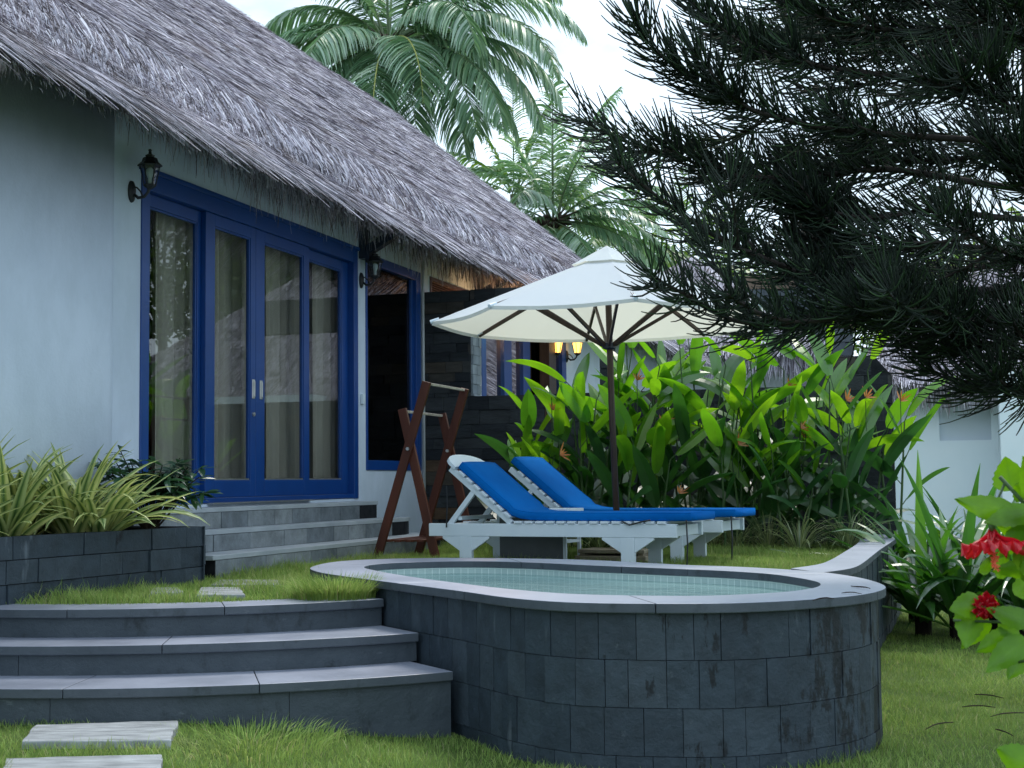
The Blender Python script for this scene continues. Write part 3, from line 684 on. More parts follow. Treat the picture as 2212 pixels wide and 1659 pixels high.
# roof core
PT = math.tan(R_(40)); RV = .60; RZ = 3.15
def rz(v): return RZ+(RV-v)*PT
rc = MB(); vr = -6.6
extr(rc, [(RV, RZ), (RV-.05, RZ-.12), (vr, rz(vr)-.30), (2*vr-RV+.05, RZ-.12), (2*vr-RV, RZ), (vr, rz(vr))], -6.2, 19.8)
roof = rc.build('roof', m_thatch_core, villa)
D_ = (V*math.cos(R_(40))-Z*math.sin(R_(40)))
Dn = np.array(D_); Un = np.array(U); Vn = np.array(V); Nn = np.array(Z*math.cos(R_(40))+V*math.sin(R_(40))); On = np.array(O)
def Bn(u, v, z): return On+Un*u[:, None]+Vn*v[:, None]+np.array([0, 0, 1.])*z[:, None]
n = 330000
u = rng.uniform(-3.6, 19.8, n); k = rng.uniform(.0, 7.15, n)
S0 = Bn(u, RV-k, RZ+k*PT); yy = S0[:, 1]
keep = rng.random(n) < np.clip((9.0/np.maximum(yy, 5))**1.5, .10, 1)
px = S0[:, 0]/yy*3000+1106; py = 1040-(S0[:, 2]-.65)/yy*3000
keep &= (py > -500) & (px > -500)
S0 = S0[keep]; n = len(S0)
d = Dn[None]+Un[None]*rng.normal(0, .15, n)[:, None]; ln = rng.uniform(.3, .8, n)
P = np.zeros((n, 3, 3)); lift = rng.uniform(.0, .085, n)
for i, t in enumerate((0, .5, 1)): P[:, i] = S0+d*(ln*t)[:, None]+Nn[None]*(lift*t+.012+.02*rng.random(n)-(t == 0)*.01)[:, None]
wdt = np.clip(S0[:, 1]/950, .009, .018); W = (rng.uniform(.5, 1.1, n)*wdt)[:, None]*np.array([1, .9, .4])[None]
Sd = Un[None]+Nn[None]*rng.normal(0, .5, n)[:, None]+Dn[None]*rng.normal(0, .1, n)[:, None]; Sd /= np.linalg.norm(Sd, axis=1, keepdims=True)
strips('thatch_reeds', P, W, Sd, m_thatch, roof)
# hanging eave fringe
def fringe(name, n, u0, u1, kr, lr, zlow, par, e0=(-42, -52), e1=(-80, -99), wid=(.0085, .014), Bf=None, near=9.0):
    u = rng.uniform(u0, u1, n); k = kr[0]+(kr[1]-kr[0])*rng.random(n)**1.4; dep = rng.uniform(0, zlow, n)
    S0 = Bn(u, RV-k, RZ+k*PT-dep)+Nn[None]*(rng.uniform(.02, .17, n)*(dep < .1))[:, None]
    kp = rng.random(n) < np.clip((near/np.maximum(S0[:, 1], 5))**1.2, .15, 1); S0 = S0[kp]; dep = dep[kp]; k = k[kp]; n = len(S0)
    a = np.radians(rng.uniform(e0[1], e0[0], n)); b = np.radians(rng.uniform(e1[1], e1[0], n)); ln = np.maximum(.06, (.10-np.clip(.21*(2.0-u[kp])/2.8, 0, .34)+PT*k-dep)/.86)*rng.uniform(*lr, n)
    uj = rng.normal(0, .16, n)+.12*np.sin(u[kp]*9.7)*np.cos(u[kp]*4.1); m = 6; P = np.zeros((n, m, 3)); P[:, 0] = S0; bend = rng.uniform(.7, 1.5, n); kink = rng.normal(0, .22, n)
    for i in range(1, m):
        t = i/(m-1); an = a+(b-a)*t**bend
        P[:, i] = P[:, i-1]+(Vn[None]*np.cos(an)[:, None]+np.array([0, 0, 1.])*np.sin(an)[:, None]+Un[None]*(uj*(1-.4*t)+kink*math.sin(t*5))[:, None])*(ln/(m-1))[:, None]
    wdt = np.clip(S0[:, 1]/1000, wid[0], wid[1]*1.3); W = (rng.uniform(.6, 1.15, n)*wdt)[:, None]*np.array([1, 1, .95, .85, .65, .25])[None]
    Sd = Un[None]*rng.uniform(.3, 1, n)[:, None]+Vn[None]*rng.normal(0, .6, n)[:, None]; Sd /= np.linalg.norm(Sd, axis=1, keepdims=True)
    return strips(name, P, W, Sd, m_thatch, par)
fringe('eave_fringe', 70000, -3.4, 19.8, (-.02, .95), (.55, 1.22), .12, roof)
fringe('eave_underside', 14000, -3.4, 19.8, (.02, .5), (.5, .95), .22, roof, e1=(-60, -95))
# door
df = MB()
df.bb(0, .105, -.11, .012, .50, 2.93); df.bb(3.70, 3.80, -.11, .012, .50, 2.93); df.bb(.105, 3.70, -.11, .012, 2.80, 2.93); df.bb(.105, 3.70, -.11, .008, .505, .545)
df.bb(-.03, 3.83, .0, .022, 2.93, 2.965)
door_frame = df.build('door_frame', m_blue, villa, bevel=.004)
leafs = [(.105, .95, .165, .88, -.075), (.93, 1.745, 1.07, 1.66, -.03), (1.75, 2.76, 1.905, 2.65, -.03), (2.735, 3.70, 2.84, 3.555, -.075)]
for i, (a, b, ga, gb, v) in enumerate(leafs):
    mb_ = MB(); h = .022; z0, z1, g0, g1_ = .547, 2.798, .685, 2.705
    mb_.bb(a, ga, v-h, v+h, z0, z1); mb_.bb(gb, b, v-h, v+h, z0, z1); mb_.bb(ga, gb, v-h, v+h, z0, g0); mb_.bb(ga, gb, v-h, v+h, g1_, z1)
    s_ = .016
    mb_.bb(ga, ga+s_, v-.014, v+h-.008, g0, g1_); mb_.bb(gb-s_, gb, v-.014, v+h-.008, g0, g1_); mb_.bb(ga+s_, gb-s_, v-.014, v+h-.008, g1_-s_, g1_)
    lf_ = mb_.build('sliding_door', m_blue, villa, bevel=.003)
    st = MB(); st.bb(ga+s_, gb-s_, v-.012, v+h-.004, g0, g0+.012); st.build('glazing_bead', m_steel, lf_)
    g_ = MB(); g_.bb(ga+.002, gb-.002, v-.006, v-.001, g0+.002, g1_-.002); g_.build('pane', m_glass, lf_)
    if i in (1, 2):
        hu = 1.702 if i == 1 else 1.835
        hm = MB(); hm.bb(hu-.022, hu+.022, v+h, v+h+.008, 1.36, 1.52); hm.bb(hu-.011, hu+.011, v+h+.008, v+h+.018, 1.375, 1.505); hm.build('handle', m_steel, lf_, bevel=.003)
    if i == 1:
        lk = MB(); p = B(1.702, v+h, 1.23); lk.tube([p, p+V*.014], .018, 14); lk.tube([p+V*.014, p+V*.02], .008, 10); lk.build('lock', m_steel, lf_)
st = MB(); st.bb(.95, 2.75, -.05, .05, .497, .507); st.build('threshold', m_steel, villa)
# curtains
def curtain(u0, u1, z0, z1, v, seed, label):
    rnd = random.Random(seed); nseg = 90; mb_ = MB(); ph = rnd.uniform(0, 6)
    vs = []
    for j, z in enumerate((z1, (z0+z1)/2, z0)):
        for i in range(nseg+1):
            t = i/nseg; amp = .022+.016*math.sin(3.1*t*4+ph)
            vs.append(B(u0+(u1-u0)*t+.006*j*math.sin(9*t+ph), v+amp*math.sin(t*(u1-u0)*52+1.3*math.sin(t*7+ph)+.2*j), z))
    fs = [(j*(nseg+1)+i, j*(nseg+1)+i+1, (j+1)*(nseg+1)+i+1, (j+1)*(nseg+1)+i) for j in range(2) for i in range(nseg)]
    mb_.add(vs, fs); o = mb_.build('curtain', m_curtain, smooth=True); tag(o, label, 'curtain', 'curtains behind the glass doors')
curtain(.50, 1.20, .52, 2.85, -.22, 1, 'taupe curtain hanging behind the leftmost glass door panel')
curtain(1.42, 1.98, .52, 2.85, -.22, 2, 'taupe curtain behind the second glass panel, left of the door handles')
curtain(2.25, 2.98, .52, 2.85, -.22, 3, 'taupe curtain behind the third glass panel, right of the door handles')
curtain(3.18, 4.05, .52, 2.85, -.22, 4, 'taupe curtain behind the rightmost glass door panel')
# tall window
wf = MB(); a, b, c, d = 4.0, 5.47, .775, 2.945
wf.bb(a, a+.035, -.08, .012, c, d); wf.bb(b-.13, b, -.08, .015, c, d); wf.bb(a+.035, b-.13, -.08, .012, d-.10, d); wf.bb(a+.035, b-.13, -.08, .012, c, c+.10)
wf.bb(b-.20, b-.13, -.06, -.02, c+.1, d-.1)
win = wf.build('window', m_blue, villa, bevel=.004)
g_ = MB(); g_.bb(a+.035, b-.20, -.05, -.042, c+.1, d-.1); g_.build('pane', m_glass2, win)
g_ = MB(); g_.bb(a, b, -.12, -.10, c, d); g_.build('blind', m_screen, win)
# slot window beyond the garden wall
wf = MB(); a, b, c, d = 5.78, 7.05, 2.66, 2.95
wf.bb(a, a+.05, -.06, .01, c, d); wf.bb(b-.05, b, -.06, .01, c, d); wf.bb(a+.05, b-.05, -.06, .01, d-.04, d); wf.bb(a+.05, b-.05, -.06, .01, c, c+.04)
w2 = wf.build('window', plain('brown window frame', (.05, .03, .05), (.08, .045, .06), .5), villa)
g_ = MB()
for i in range(9): g_.bb(a+.05, b-.05, -.05, -.02, c+.04+.025*i, c+.05+.025*i)
g_.build('louvre', m_wood, w2)
# twin doors further along, seen over the garden wall
xs = [1040, 1049, 1088, 1104, 1129, 1144, 1163, 1178, 1190, 1213, 1222]; us = [ux(x) for x in xs]
wf = MB()
for i in (0, 2, 4, 7, 9): wf.bb(us[i], us[i+1], -.08, .01, .5, 2.83)
wf.bb(tw0, tw1, -.08, .012, 2.83, 2.93)
w3 = wf.build('glass_screen', m_blue, villa)
for i in (1, 3, 5, 8):
    g_ = MB(); g_.bb(us[i], us[i+1], -.05, -.042, .5, 2.83); g_.build('pane', m_mirror, w3)
pp = MB(); pp.bb(us[6], us[7], .02, .16, .0, 2.95); pp.build('post', m_pole, villa)
# brackets, drain pipe, switch box
for ub in (3.90, 7.35):
    bk_ = MB(); bk_.bb(ub-.06, ub+.06, .001, .07, 2.86, 3.34); bk_.beam(B(ub, .04, 2.92), B(ub, .50, 3.17), .09, .09, U); bk_.bb(ub-.055, ub+.055, .07, .11, 2.82, 2.95)
    bk_.build('roof_bracket', m_bluedk, villa)
dp = MB(); dp.tube([B(5.50, .028, 3.2), B(5.50, .028, 2.0), B(5.505, .03, .05)], .016, 8); dp.build('drain_pipe', m_pvc, villa, smooth=True)
sb = MB(); us_, zs_ = onv(781, 862, 0); sb.bb(us_-.03, us_+.03, .001, .03, zs_-.05, zs_+.05); sb.build('switch_box', m_white, villa, bevel=.004)

# ------------------------------------------------------------------ entrance steps and planter
es = thing('entrance_steps', 'three grey stone entrance steps below the blue glass doors', 'steps', tuple(B(1.9, .3, 0)))
def stepblock(zt, pts, zb, k):
    poly = [O+U*a+V*b for a, b in pts]
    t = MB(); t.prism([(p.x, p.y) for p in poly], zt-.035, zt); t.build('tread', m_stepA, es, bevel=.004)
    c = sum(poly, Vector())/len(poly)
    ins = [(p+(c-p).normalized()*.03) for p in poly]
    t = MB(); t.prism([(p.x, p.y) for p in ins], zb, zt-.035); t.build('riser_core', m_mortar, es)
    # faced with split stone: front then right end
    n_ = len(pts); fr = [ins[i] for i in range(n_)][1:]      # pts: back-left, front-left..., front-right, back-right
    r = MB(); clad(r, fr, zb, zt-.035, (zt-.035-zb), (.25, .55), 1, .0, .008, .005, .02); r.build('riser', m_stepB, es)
stepblock(.475, [(-.35, 0), (-.35, .16), (3.72, .25), (3.72, 0)], .315, 0)
stepblock(.315, [(.1, .02), (.1, .30), (3.72, .55), (3.92, .50), (3.92, .02)], .155, 1)
stepblock(.155, [(.0, .04), (.0, .60), (3.9, .82), (4.25, .70), (4.25, .04)], -.1, 2)
p0 = atz(-420, 1192, .375); p1 = atz(0, 1160, .375); p2 = atz(447, 1136, .375)
pw = thing('planter_wall', 'low dark slate planter wall full of striped plants below the pale wall', 'planter', (p1.x, p1.y, 0))
fdir = (p2-p1).normalized(); p0 = p1-fdir*1.7; nrm = Vector((fdir.y, -fdir.x, 0))
e1 = p2-nrm*.02
cl = MB(); clad(cl, [p0, p1, p2], -.1, .375, .125, (.16, .36), 1, -.02, .014, .005, .03, .12, .003); clad(cl, [p2, p2-nrm*.8], -.1, .375, .125, (.16, .36), 1, -.02, .014, .005, .03, .12); cl.build('slate_cladding', m_slate, pw)
cr_ = MB(); q0, q2 = p0-nrm*.04, p2-nrm*.04-fdir*.04; cr_.prism([(q0.x, q0.y), (q2.x, q2.y), ((q2-nrm*.12).x, (q2-nrm*.12).y), ((q0-nrm*.12).x, (q0-nrm*.12).y)], -.1, .370)
q3 = q2-nrm*.8; cr_.prism([((q2-fdir*.12-nrm*.125).x, (q2-fdir*.12-nrm*.125).y), ((q2-nrm*.125).x, (q2-nrm*.125).y), (q3.x, q3.y), ((q3-fdir*.12).x, (q3-fdir*.12).y)], -.1, .370)
cr_.build('wall_core', m_mortar, pw)
sl = MB(); a_ = p0-nrm*.15; b_ = p2-nrm*.15-fdir*.15; cpt = B(.2, .01, 0); dpt = B(-3, .12, 0)
sl.prism([(a_.x, a_.y), (b_.x, b_.y), ((b_-nrm*.62).x, (b_-nrm*.62).y), ((a_-nrm*.75).x, (a_-nrm*.75).y)], 0, .31); sl.build('planting_soil', m_bed, pw)

# ------------------------------------------------------------------ slate garden wall
gw = thing('garden_wall', 'dark stacked slate garden wall with window opening behind the heliconias', 'wall', tuple(B(5.55, 2.4, 0)))
UW = 5.545
cb = MB()
for v0, v1, z0, z1 in ((.0, .56, -.7, 2.74), (.56, 2.0, -.7, 1.575), (.56, 2.0, 2.36, 2.74), (2.0, 2.13, -.7, 2.74), (2.13, 4.24, -.7, 1.575)):
    cb.bb(UW+.02, UW+.2, v0+.002, v1-.002, z0, z1-.006)
# right end with sloping top
pv = [(4.24, -.7), (4.97, -.7), (4.97, 1.66), (4.80, 1.86), (4.24, 1.86)]
nn = len(pv); cb.add([B(UW+.02, a, b) for a, b in pv]+[B(UW+.2, a, b) for a, b in pv], [tuple(range(nn)), tuple(range(2*nn-1, nn-1, -1))]+[(i, nn+i, nn+(i+1) % nn, (i+1) % nn) for i in range(nn)])
cb.build('wall_core', m_mortar, gw)
cl = MB()
for v0, v1, z0, z1, rh, wr in ((.0, .56, 1.575, 2.74, .11, (.12, .34)), (.56, 2.0, 2.36, 2.74, .11, (.15, .34)), (0, 4.24, -.1, 1.575, .135, (.16, .45)), (2.0, 2.13, 1.575, 2.74, .11, (.13, .14)), (4.24, 4.965, -.1, 1.66, .16, (.3, .6)), (4.24, 4.78, 1.66, 1.85, .19, (.3, .6))):
    clad(cl, [B(UW, v0, 0), B(UW, v1, 0)], z0, z1, rh, wr, 1, -.012, .022, .004, .03, .15, .002)
# right end face and the window reveal
clad(cl, [B(UW, 4.965, 0), B(UW+.2, 4.965, 0)], -.7, 1.66, .16, (.1, .2), 1, -.01, .01)
clad(cl, [B(UW+.19, .56, 0), B(UW+.0, .56, 0)], 1.575, 2.36, .11, (.1, .2), -1, -.01, .01)
cl.build('stacked_slate', m_slatew, gw)
rv = MB(); clad(rv, [B(UW+.02, .565, 0), B(UW+.30, .565, 0)], 1.58, 2.36, .11, (.08, .2), 1, .012, .01, .004, .02, .1)
rv.build('reveal', island('pale grey reveal stone', [(0, (.20, .24, .28)), (1, (.34, .38, .42))], .8, .3, 6, .6, .6, 20), gw)
# ------------------------------------------------------------------ wall lanterns
RZV = math.atan2(V.y, V.x)
m_flame = emit('lit lantern glass', (1, .50, .10), 3.0)
def lantern(u, z, label, lit=False, sc_=1.0, group='wall lanterns'):
    root = thing('wall_lantern', label, 'wall lantern', tuple(B(u, .0, z)), RZV, group)
    Mx = root.matrix_world @ Matrix.Scale(sc_, 4)
    X = lambda x, y, z_: Mx @ Vector((x, y, z_))
    p = MB(); n_ = 14
    ring = [(.0, .042*math.cos(2*math.pi*i/n_), .075*math.sin(2*math.pi*i/n_)*(1.15 if math.sin(2*math.pi*i/n_) < 0 else 1)) for i in range(n_)]
    p.add([X(.002, a[1], a[2]) for a in ring]+[X(.016, a[1]*.95, a[2]*.95) for a in ring]+[X(.03, a[1]*.45, a[2]*.6) for a in ring], [tuple(range(n_-1, -1, -1)), tuple(2*n_+i for i in range(n_))]+[(r*n_+i, r*n_+(i+1) % n_, (r+1)*n_+(i+1) % n_, (r+1)*n_+i) for r in range(2) for i in range(n_)])
    p.build('back_plate', m_black, root, smooth=True)
    a = MB(); a.tube([X(.02, 0, -.02), X(.06, 0, -.055), (X(.11, 0, -.05)), X(.14, 0, -.02), X(.15, 0, .02)], [.010*sc_, .012*sc_, .011*sc_, .010*sc_, .014*sc_], 8)
    a.tube([X(.02, 0, .03), X(.05, 0, .02), X(.08, 0, -.01), X(.10, 0, -.05)], .006*sc_, 6)
    a.build('arm', m_black, root, smooth=True)
    cx = .155; b = MB(); hx = lambda r, z_, k: X(cx+r*math.cos(R_(60*k+30)), r*math.sin(R_(60*k+30)), z_)
    def hexring(profile):
        vs = []; 
        for r, z_ in profile: vs += [hx(r, z_, k) for k in range(6)]
        m_ = len(profile); b.add(vs, [tuple(range(5, -1, -1)), tuple((m_-1)*6+k for k in range(6))]+[(i*6+k, i*6+(k+1) % 6, (i+1)*6+(k+1) % 6, (i+1)*6+k) for i in range(m_-1) for k in range(6)])
    hexring([(.012, .0), (.030, .012), (.046, .025), (.046, .034)])
    for k in range(6): b.beam(hx(.041, .03, k), hx(.070, .172, k), .007*sc_, .007*sc_)
    b.build('cage', m_black, root)
    b = MB(); hexring([(.086, .166), (.088, .172), (.058, .200), (.050, .226), (.028, .232), (.034, .246), (.012, .256), (.010, .272), (.014, .284), (.004, .292)])
    b.build('lantern_roof', m_black, root)
    b = MB(); hexring([(.038, .034), (.066, .168)]); b.build('glass', m_flame if lit else m_lampglass, root)
    if not lit:
        q = MB(); q.lathe(X(cx, 0, .04), [(.012*sc_, 0), (.014*sc_, .04), (.028*sc_, .07), (.026*sc_, .10), (.008*sc_, .12)], 10); q.build('bulb', m_white, root, smooth=True)
    return root
u_, z_ = onv(288, 412, .02); lantern(u_, z_, 'unlit black lantern on the wall above the left corner of the blue door frame')
u_, z_ = onv(783, 600, .02); lantern(u_, z_-.02, 'unlit black lantern between the blue doors and the tall dark window')
for (x, lb) in ((1192, 'lit black lantern glowing yellow, left of the pair seen under the parasol rim'), (1235, 'lit black lantern glowing yellow nearest the parasol pole, over the garden wall')):
    u_, z_ = onv(x, 772, .02); lantern(u_-.25, z_, lb, True, 1.15, 'lit lanterns beyond the garden wall')
wl_ = bpy.data.lights.new('wall_lamp_light', 'POINT'); wl_.energy = 9; wl_.color = (1, .55, .25); wl_.shadow_soft_size = .05
wlo = bpy.data.objects.new('wall_lamp_light', wl_); COL.objects.link(wlo); wlo.location = B(7.0, .28, 2.55)
wl2 = bpy.data.lights.new('wall_lamp_light', 'POINT'); wl2.energy = 6; wl2.color = (1, .5, .2); wl2.shadow_soft_size = .05
wlo2 = bpy.data.objects.new('wall_lamp_light', wl2); COL.objects.link(wlo2); wlo2.location = B(7.6, .25, 2.6)

# ------------------------------------------------------------------ sun loungers
def lounger(px, label, headboard):
    """px: world position of the near rail's head end on the lawn"""
    AN = R_(-26); root = thing('sun_lounger', label, 'sun lounger', (px[0], px[1], 0), AN, 'white slatted sun loungers')
    M_ = root.matrix_world; LL = 2.03; WW = .60
    f = MB()
    for y in (0, WW-.035): f.box(0, LL, y, y+.035, .232, .330, M_)
    f.box(.02, .055, .035, WW-.035, .24, .32, M_); f.box(LL-.06, LL-.025, .035, WW-.035, .24, .32, M_)
    f.build('frame', m_white, root, bevel=.004)
    for x in (.27, 1.60):
        for y, s in ((-.002, 1), (WW-.036, -1)):
            g = MB(); g.box(x, x+.105, y, y+.038, -.02, .2315, M_)
            for d in (-1, 1):
                xa = x if d < 0 else x+.105; xb = xa+d*.15
                p = [Vector((xa, y+.004, .2315)), Vector((xb, y+.004, .2315)), Vector((xb, y+.004, .215)), Vector((xa, y+.004, .12))]
                q = [v+Vector((0, .03, 0)) for v in p]; pp_ = [M_ @ v for v in p+q]; g.add(pp_, [(0, 1, 2, 3), (7, 6, 5, 4), (0, 4, 5, 1), (1, 5, 6, 2), (2, 6, 7, 3), (3, 7, 4, 0)])
            g.build('leg', m_white, root, bevel=.003)
    for i in range(14):
        x = .74+i*.088; s = MB(); s.box(x, x+.066, -.012, WW+.012, .331, .350, M_); s.build('slat', m_white, root, bevel=.003)
    # backrest
    hx_, hz = .72, .35; L_ = .67; an = R_(39); dx, dz = -math.cos(an), math.sin(an)
    def bp(t, y, n): return M_ @ Vector((hx_+dx*t+dz*n*1.0, y, hz+dz*t+(-dx)*n))
    b = MB()
    for y in (.01, WW-.045):
        b.hexa([bp(0, y, -.045), bp(0, y+.035, -.045), bp(L_, y+.035, -.045), bp(L_, y, -.045), bp(0, y, 0), bp(0, y+.035, 0), bp(L_, y+.035, 0), bp(L_, y, 0)])
    br = b.build('backrest', m_white, root, bevel=.004)
    for i in range(7):
        t = .03+i*.083; s = MB(); s.hexa([bp(t, -.008, .001), bp(t, WW+.008, .001), bp(t+.062, WW+.008, .001), bp(t+.062, -.008, .001), bp(t, -.008, .02), bp(t, WW+.008, .02), bp(t+.062, WW+.008, .02), bp(t+.062, -.008, .02)]); s.build('slat', m_white, br, bevel=.003)
    if headboard:
        h = MB(); pts = []
        for k in range(13):
            a = math.pi*k/12; pts.append((.63+.16*math.sin(a)**.6, WW/2-(WW/2+.01)*math.cos(a)))
        n_ = len(pts); h.add([bp(t, y, -.002) for t, y in pts]+[bp(t, y, .026) for t, y in pts], [tuple(range(n_)), tuple(range(2*n_-1, n_-1, -1))]+[(i, n_+i, n_+(i+1) % n_, (i+1) % n_) for i in range(n_)])
        h.build('headboard', m_white, br, bevel=.003)
    for y in (.03, WW-.06):
        s = MB(); s.beam(bp(.40, y, -.03), M_ @ Vector((.17, y, .315)), .03, .04, M_.to_3x3() @ Vector((0, 1, 0))); s.build('strut', m_white, root)
    s = MB(); s.beam(M_ @ Vector((.26, .03, .37)), M_ @ Vector((.26, WW-.03, .37)), .03, .03); s.build('stretcher', m_white, root)
    # cushion: its own thing, lying on the lounger
    co = thing('lounger_cushion', label.replace('white sun lounger', 'blue cushion on the sun lounger'), 'cushion', tuple(M_ @ Vector((1.2, .3, .35))), AN, 'blue lounger cushions')
    cl_ = [(-.0, L_-.03 if headboard else L_+.02)]
    path = []       # (x,z,nx,nz)
    Lb = L_-.05 if headboard else L_+.03
    for k in range(13):
        t = Lb*(1-k/12); path.append((hx_+dx*t, hz+dz*t+.0, dz, -dx))
    sp = [(x, z) for x, z, _, _ in path][:-1]+[(hx_+.06, .353), (hx_+.16, .352)]+[(hx_+.16+(2.13-hx_-.16)*k/14, .352-.0*(k/14)) for k in range(1, 15)]
    # smooth the fold
    for _ in range(3): sp = [sp[0]]+[((sp[i-1][0]+2*sp[i][0]+sp[i+1][0])/4, max(.352, (sp[i-1][1]+2*sp[i][1]+sp[i+1][1])/4)) for i in range(1, len(sp)-1)]+[sp[-1]]
    ny = 8; th = .058; m_ = len(sp); vs = []
    cs = [(0, 0), (-.004, .5), (0, 1)]
    ringn = None; rings = []
    for i, (x, z) in enumerate(sp):
        a = sp[max(i-1, 0)]; b_ = sp[min(i+1, m_-1)]; tx, tz = b_[0]-a[0], b_[1]-a[1]; q = math.hypot(tx, tz); nx, nz = -tz/q, tx/q
        if nz < 0: nx, nz = -nx, -nz
        o_ = .022 if i < 11 else .0
        wob = .004*math.sin(i*1.7)
        rg = []
        y0, y1 = .02, WW-.02
        prof_ = [(y0+.004, 0), (y0-.004, .010), (y0-.005, th-.012), (y0+.004, th-.001)]+[(y0+.012+(y1-y0-.024)*k/6, th+.002+.006*math.sin(math.pi*k/6)+wob*math.sin(k*2.1+i)*.5) for k in range(1, 6)]+[(y1-.004, th-.001), (y1+.005, th-.012), (y1+.004, .010), (y1-.004, 0)]
        for y, h in prof_: rg.append(M_ @ Vector((x+nx*(h+o_), y, z+nz*(h+o_))))
        rings.append(rg)
    R0 = len(rings[0]); c = MB(); c.add([p for r in rings for p in r], [(i*R0+k, (i+1)*R0+k, (i+1)*R0+(k+1) % R0, i*R0+(k+1) % R0) for i in range(m_-1) for k in range(R0)]+[tuple(range(R0)), tuple((m_-1)*R0+k for k in range(R0-1, -1, -1))])
    c.build('pad', m_cush, co, smooth=True, bevel=0)
    pi_ = MB(); pi_.tube([r[3] for r in rings], .004, 5); pi_.tube([r[R0-4] for r in rings], .004, 5); pi_.build('piping', m_cush, co, smooth=True)
    for x, z1, z0 in ((2.10, .36, .02), (.17, .62, .30)):
        yy_ = .01 if x > 1 else -.02
        stp = MB(); stp.tube([M_ @ Vector((x, yy_, z1)), M_ @ Vector((x+.01, yy_-.01, (z1+z0)/2)), M_ @ Vector((x, yy_-.005, z0))], .006, 5); stp.build('tie_strap', m_black, co)
    stp = MB(); stp.tube([M_ @ Vector((1.62, -.018, .35)), M_ @ Vector((1.68, -.022, .325)), M_ @ Vector((1.76, -.02, .345)), M_ @ Vector((1.84, -.022, .36))], .006, 5)
    stp.build('tie_strap', m_black, co)
    return root
lounger((-.66, 10.86), 'white sun lounger nearest the pool with rounded white headboard', True)
lounger((-.66+.47-.01, 10.86+.90), 'white sun lounger farther from the pool, behind the parasol pole', False)

# ------------------------------------------------------------------ parasol
UX, UY = .80, 11.15
um = thing('parasol', 'large off white parasol with dark wooden pole and ribs over the loungers', 'parasol', (UX, UY, .12))
RR, ZR, ZP = 1.42, 1.93, 2.54
def up(a, r, z): return Vector((UX-.02+r*math.cos(R_(a)), UY+r*math.sin(R_(a)), z))
ANG = [4+45*k for k in range(8)]
def canopy(r0, r1, z0, z1, sag, nr=10, na=6, drop=0):
    vs = []; fs = []
    for i in range(nr+1):
        t = i/nr; r = r0+(r1-r0)*t; z = z0+(z1-z0)*t
        for k in range(8):
            for j in range(na):
                f = j/na; a = up(ANG[k], r, z); b = up(ANG[(k+1) % 8], r, z); p = a.lerp(b, f); bow = math.sin(math.pi*f)
                p.z -= sag*bow*r/RR*.9; c = Vector((UX-.02, UY, p.z)); p -= (p-c)*(.018*bow*t)
                vs.append(p)
    n_ = 8*na
    for i in range(nr):
        for k in range(n_): fs.append((i*n_+k, i*n_+(k+1) % n_, (i+1)*n_+(k+1) % n_, (i+1)*n_+k))
    return vs, fs
vs, fs = canopy(.10, RR, ZP-.10, ZR, .022); c = MB(); c.add(vs, fs); cn = c.build('canopy', m_canvas, um)
for p in cn.data.polygons: p.use_smooth = False
vs, fs = canopy(.012, .29, ZP, ZP-.152, .012, 5, 6); c = MB(); c.add(vs, fs); c.build('vent_cap', m_canvas, cn)
hm = MB()
vs2 = []
rim = [up(ANG[k], RR, ZR).lerp(up(ANG[(k+1) % 8], RR, ZR), j/6)-Z*(.022*.9*math.sin(math.pi*j/6)) for k in range(8) for j in range(6)]
c0 = Vector((UX-.02, UY, 0)); rim = [p-(Vector((p.x, p.y, 0))-c0)*(.018*math.sin(math.pi*(i % 6)/6)) for i, p in enumerate(rim)]
n_ = len(rim); hm.add(rim+[p-Z*.028 for p in rim], [(i, (i+1) % n_, n_+(i+1) % n_, n_+i) for i in range(n_)]); hm.build('hem', m_canvas, um)
pl = MB(); pl.tube([(UX+.035, UY, .05), (UX, UY, 1.2), (UX-.02, UY, ZP-.06)], .026, 14); pl.build('pole', m_pole, um, smooth=True)
hb = MB(); hb.lathe((UX-.015, UY, 1.70), [(.03, 0), (.055, .01), (.055, .05), (.034, .06)], 14); hb.lathe((UX-.02, UY, ZP-.12), [(.03, 0), (.05, .01), (.05, .05), (.02, .07)], 14); hb.build('hub', m_bluedk, um)
for k, a in enumerate(ANG):
    rb = MB(); rb.beam(up(a, .04, ZP-.125), up(a, RR-.015, ZR-.008), .02, .03, Vector((-math.sin(R_(a)), math.cos(R_(a)), 0))); ro_ = rb.build('rib', m_pole, um)
    s = MB(); s.beam(up(a, .05, 1.735), up(a, .78, ZP-.14-(ZP-.115-ZR)*.50), .02, .028, Vector((-math.sin(R_(a)), math.cos(R_(a)), 0))); s.build('strut', m_pole, ro_)
    e = MB(); q = up(a, RR, ZR); e.tube([q-(q-up(a, RR-.06, ZR+.02)), q+(q-up(a, RR-.06, ZR+.02))*.2], .016, 8); e.build('rib_tip', m_white, ro_)
base = MB(); bt = R_(-26); Mb = Matrix.Translation((UX+.03, UY-.02, 0)) @ Matrix.Rotation(bt, 4, 'Z')
base.box(-.3, .3, -.18, .18, .0, .055, Mb); base.box(-.28, .28, -.16, .16, .075, .105, Mb); base.box(-.05, .05, -.05, .05, .105, .2, Mb); base.box(-.27, -.22, -.15, .15, .055, .075, Mb); base.box(.22, .27, -.15, .15, .055, .075, Mb)
tag(base.build('umbrella_stand', plain('worn pale timber', (.20, .17, .12), (.34, .29, .22), .8, 5, .3, .3, 30, (1, 5, 1)), bevel=.005), 'weathered timber base block under the parasol pole between the loungers', 'umbrella stand')
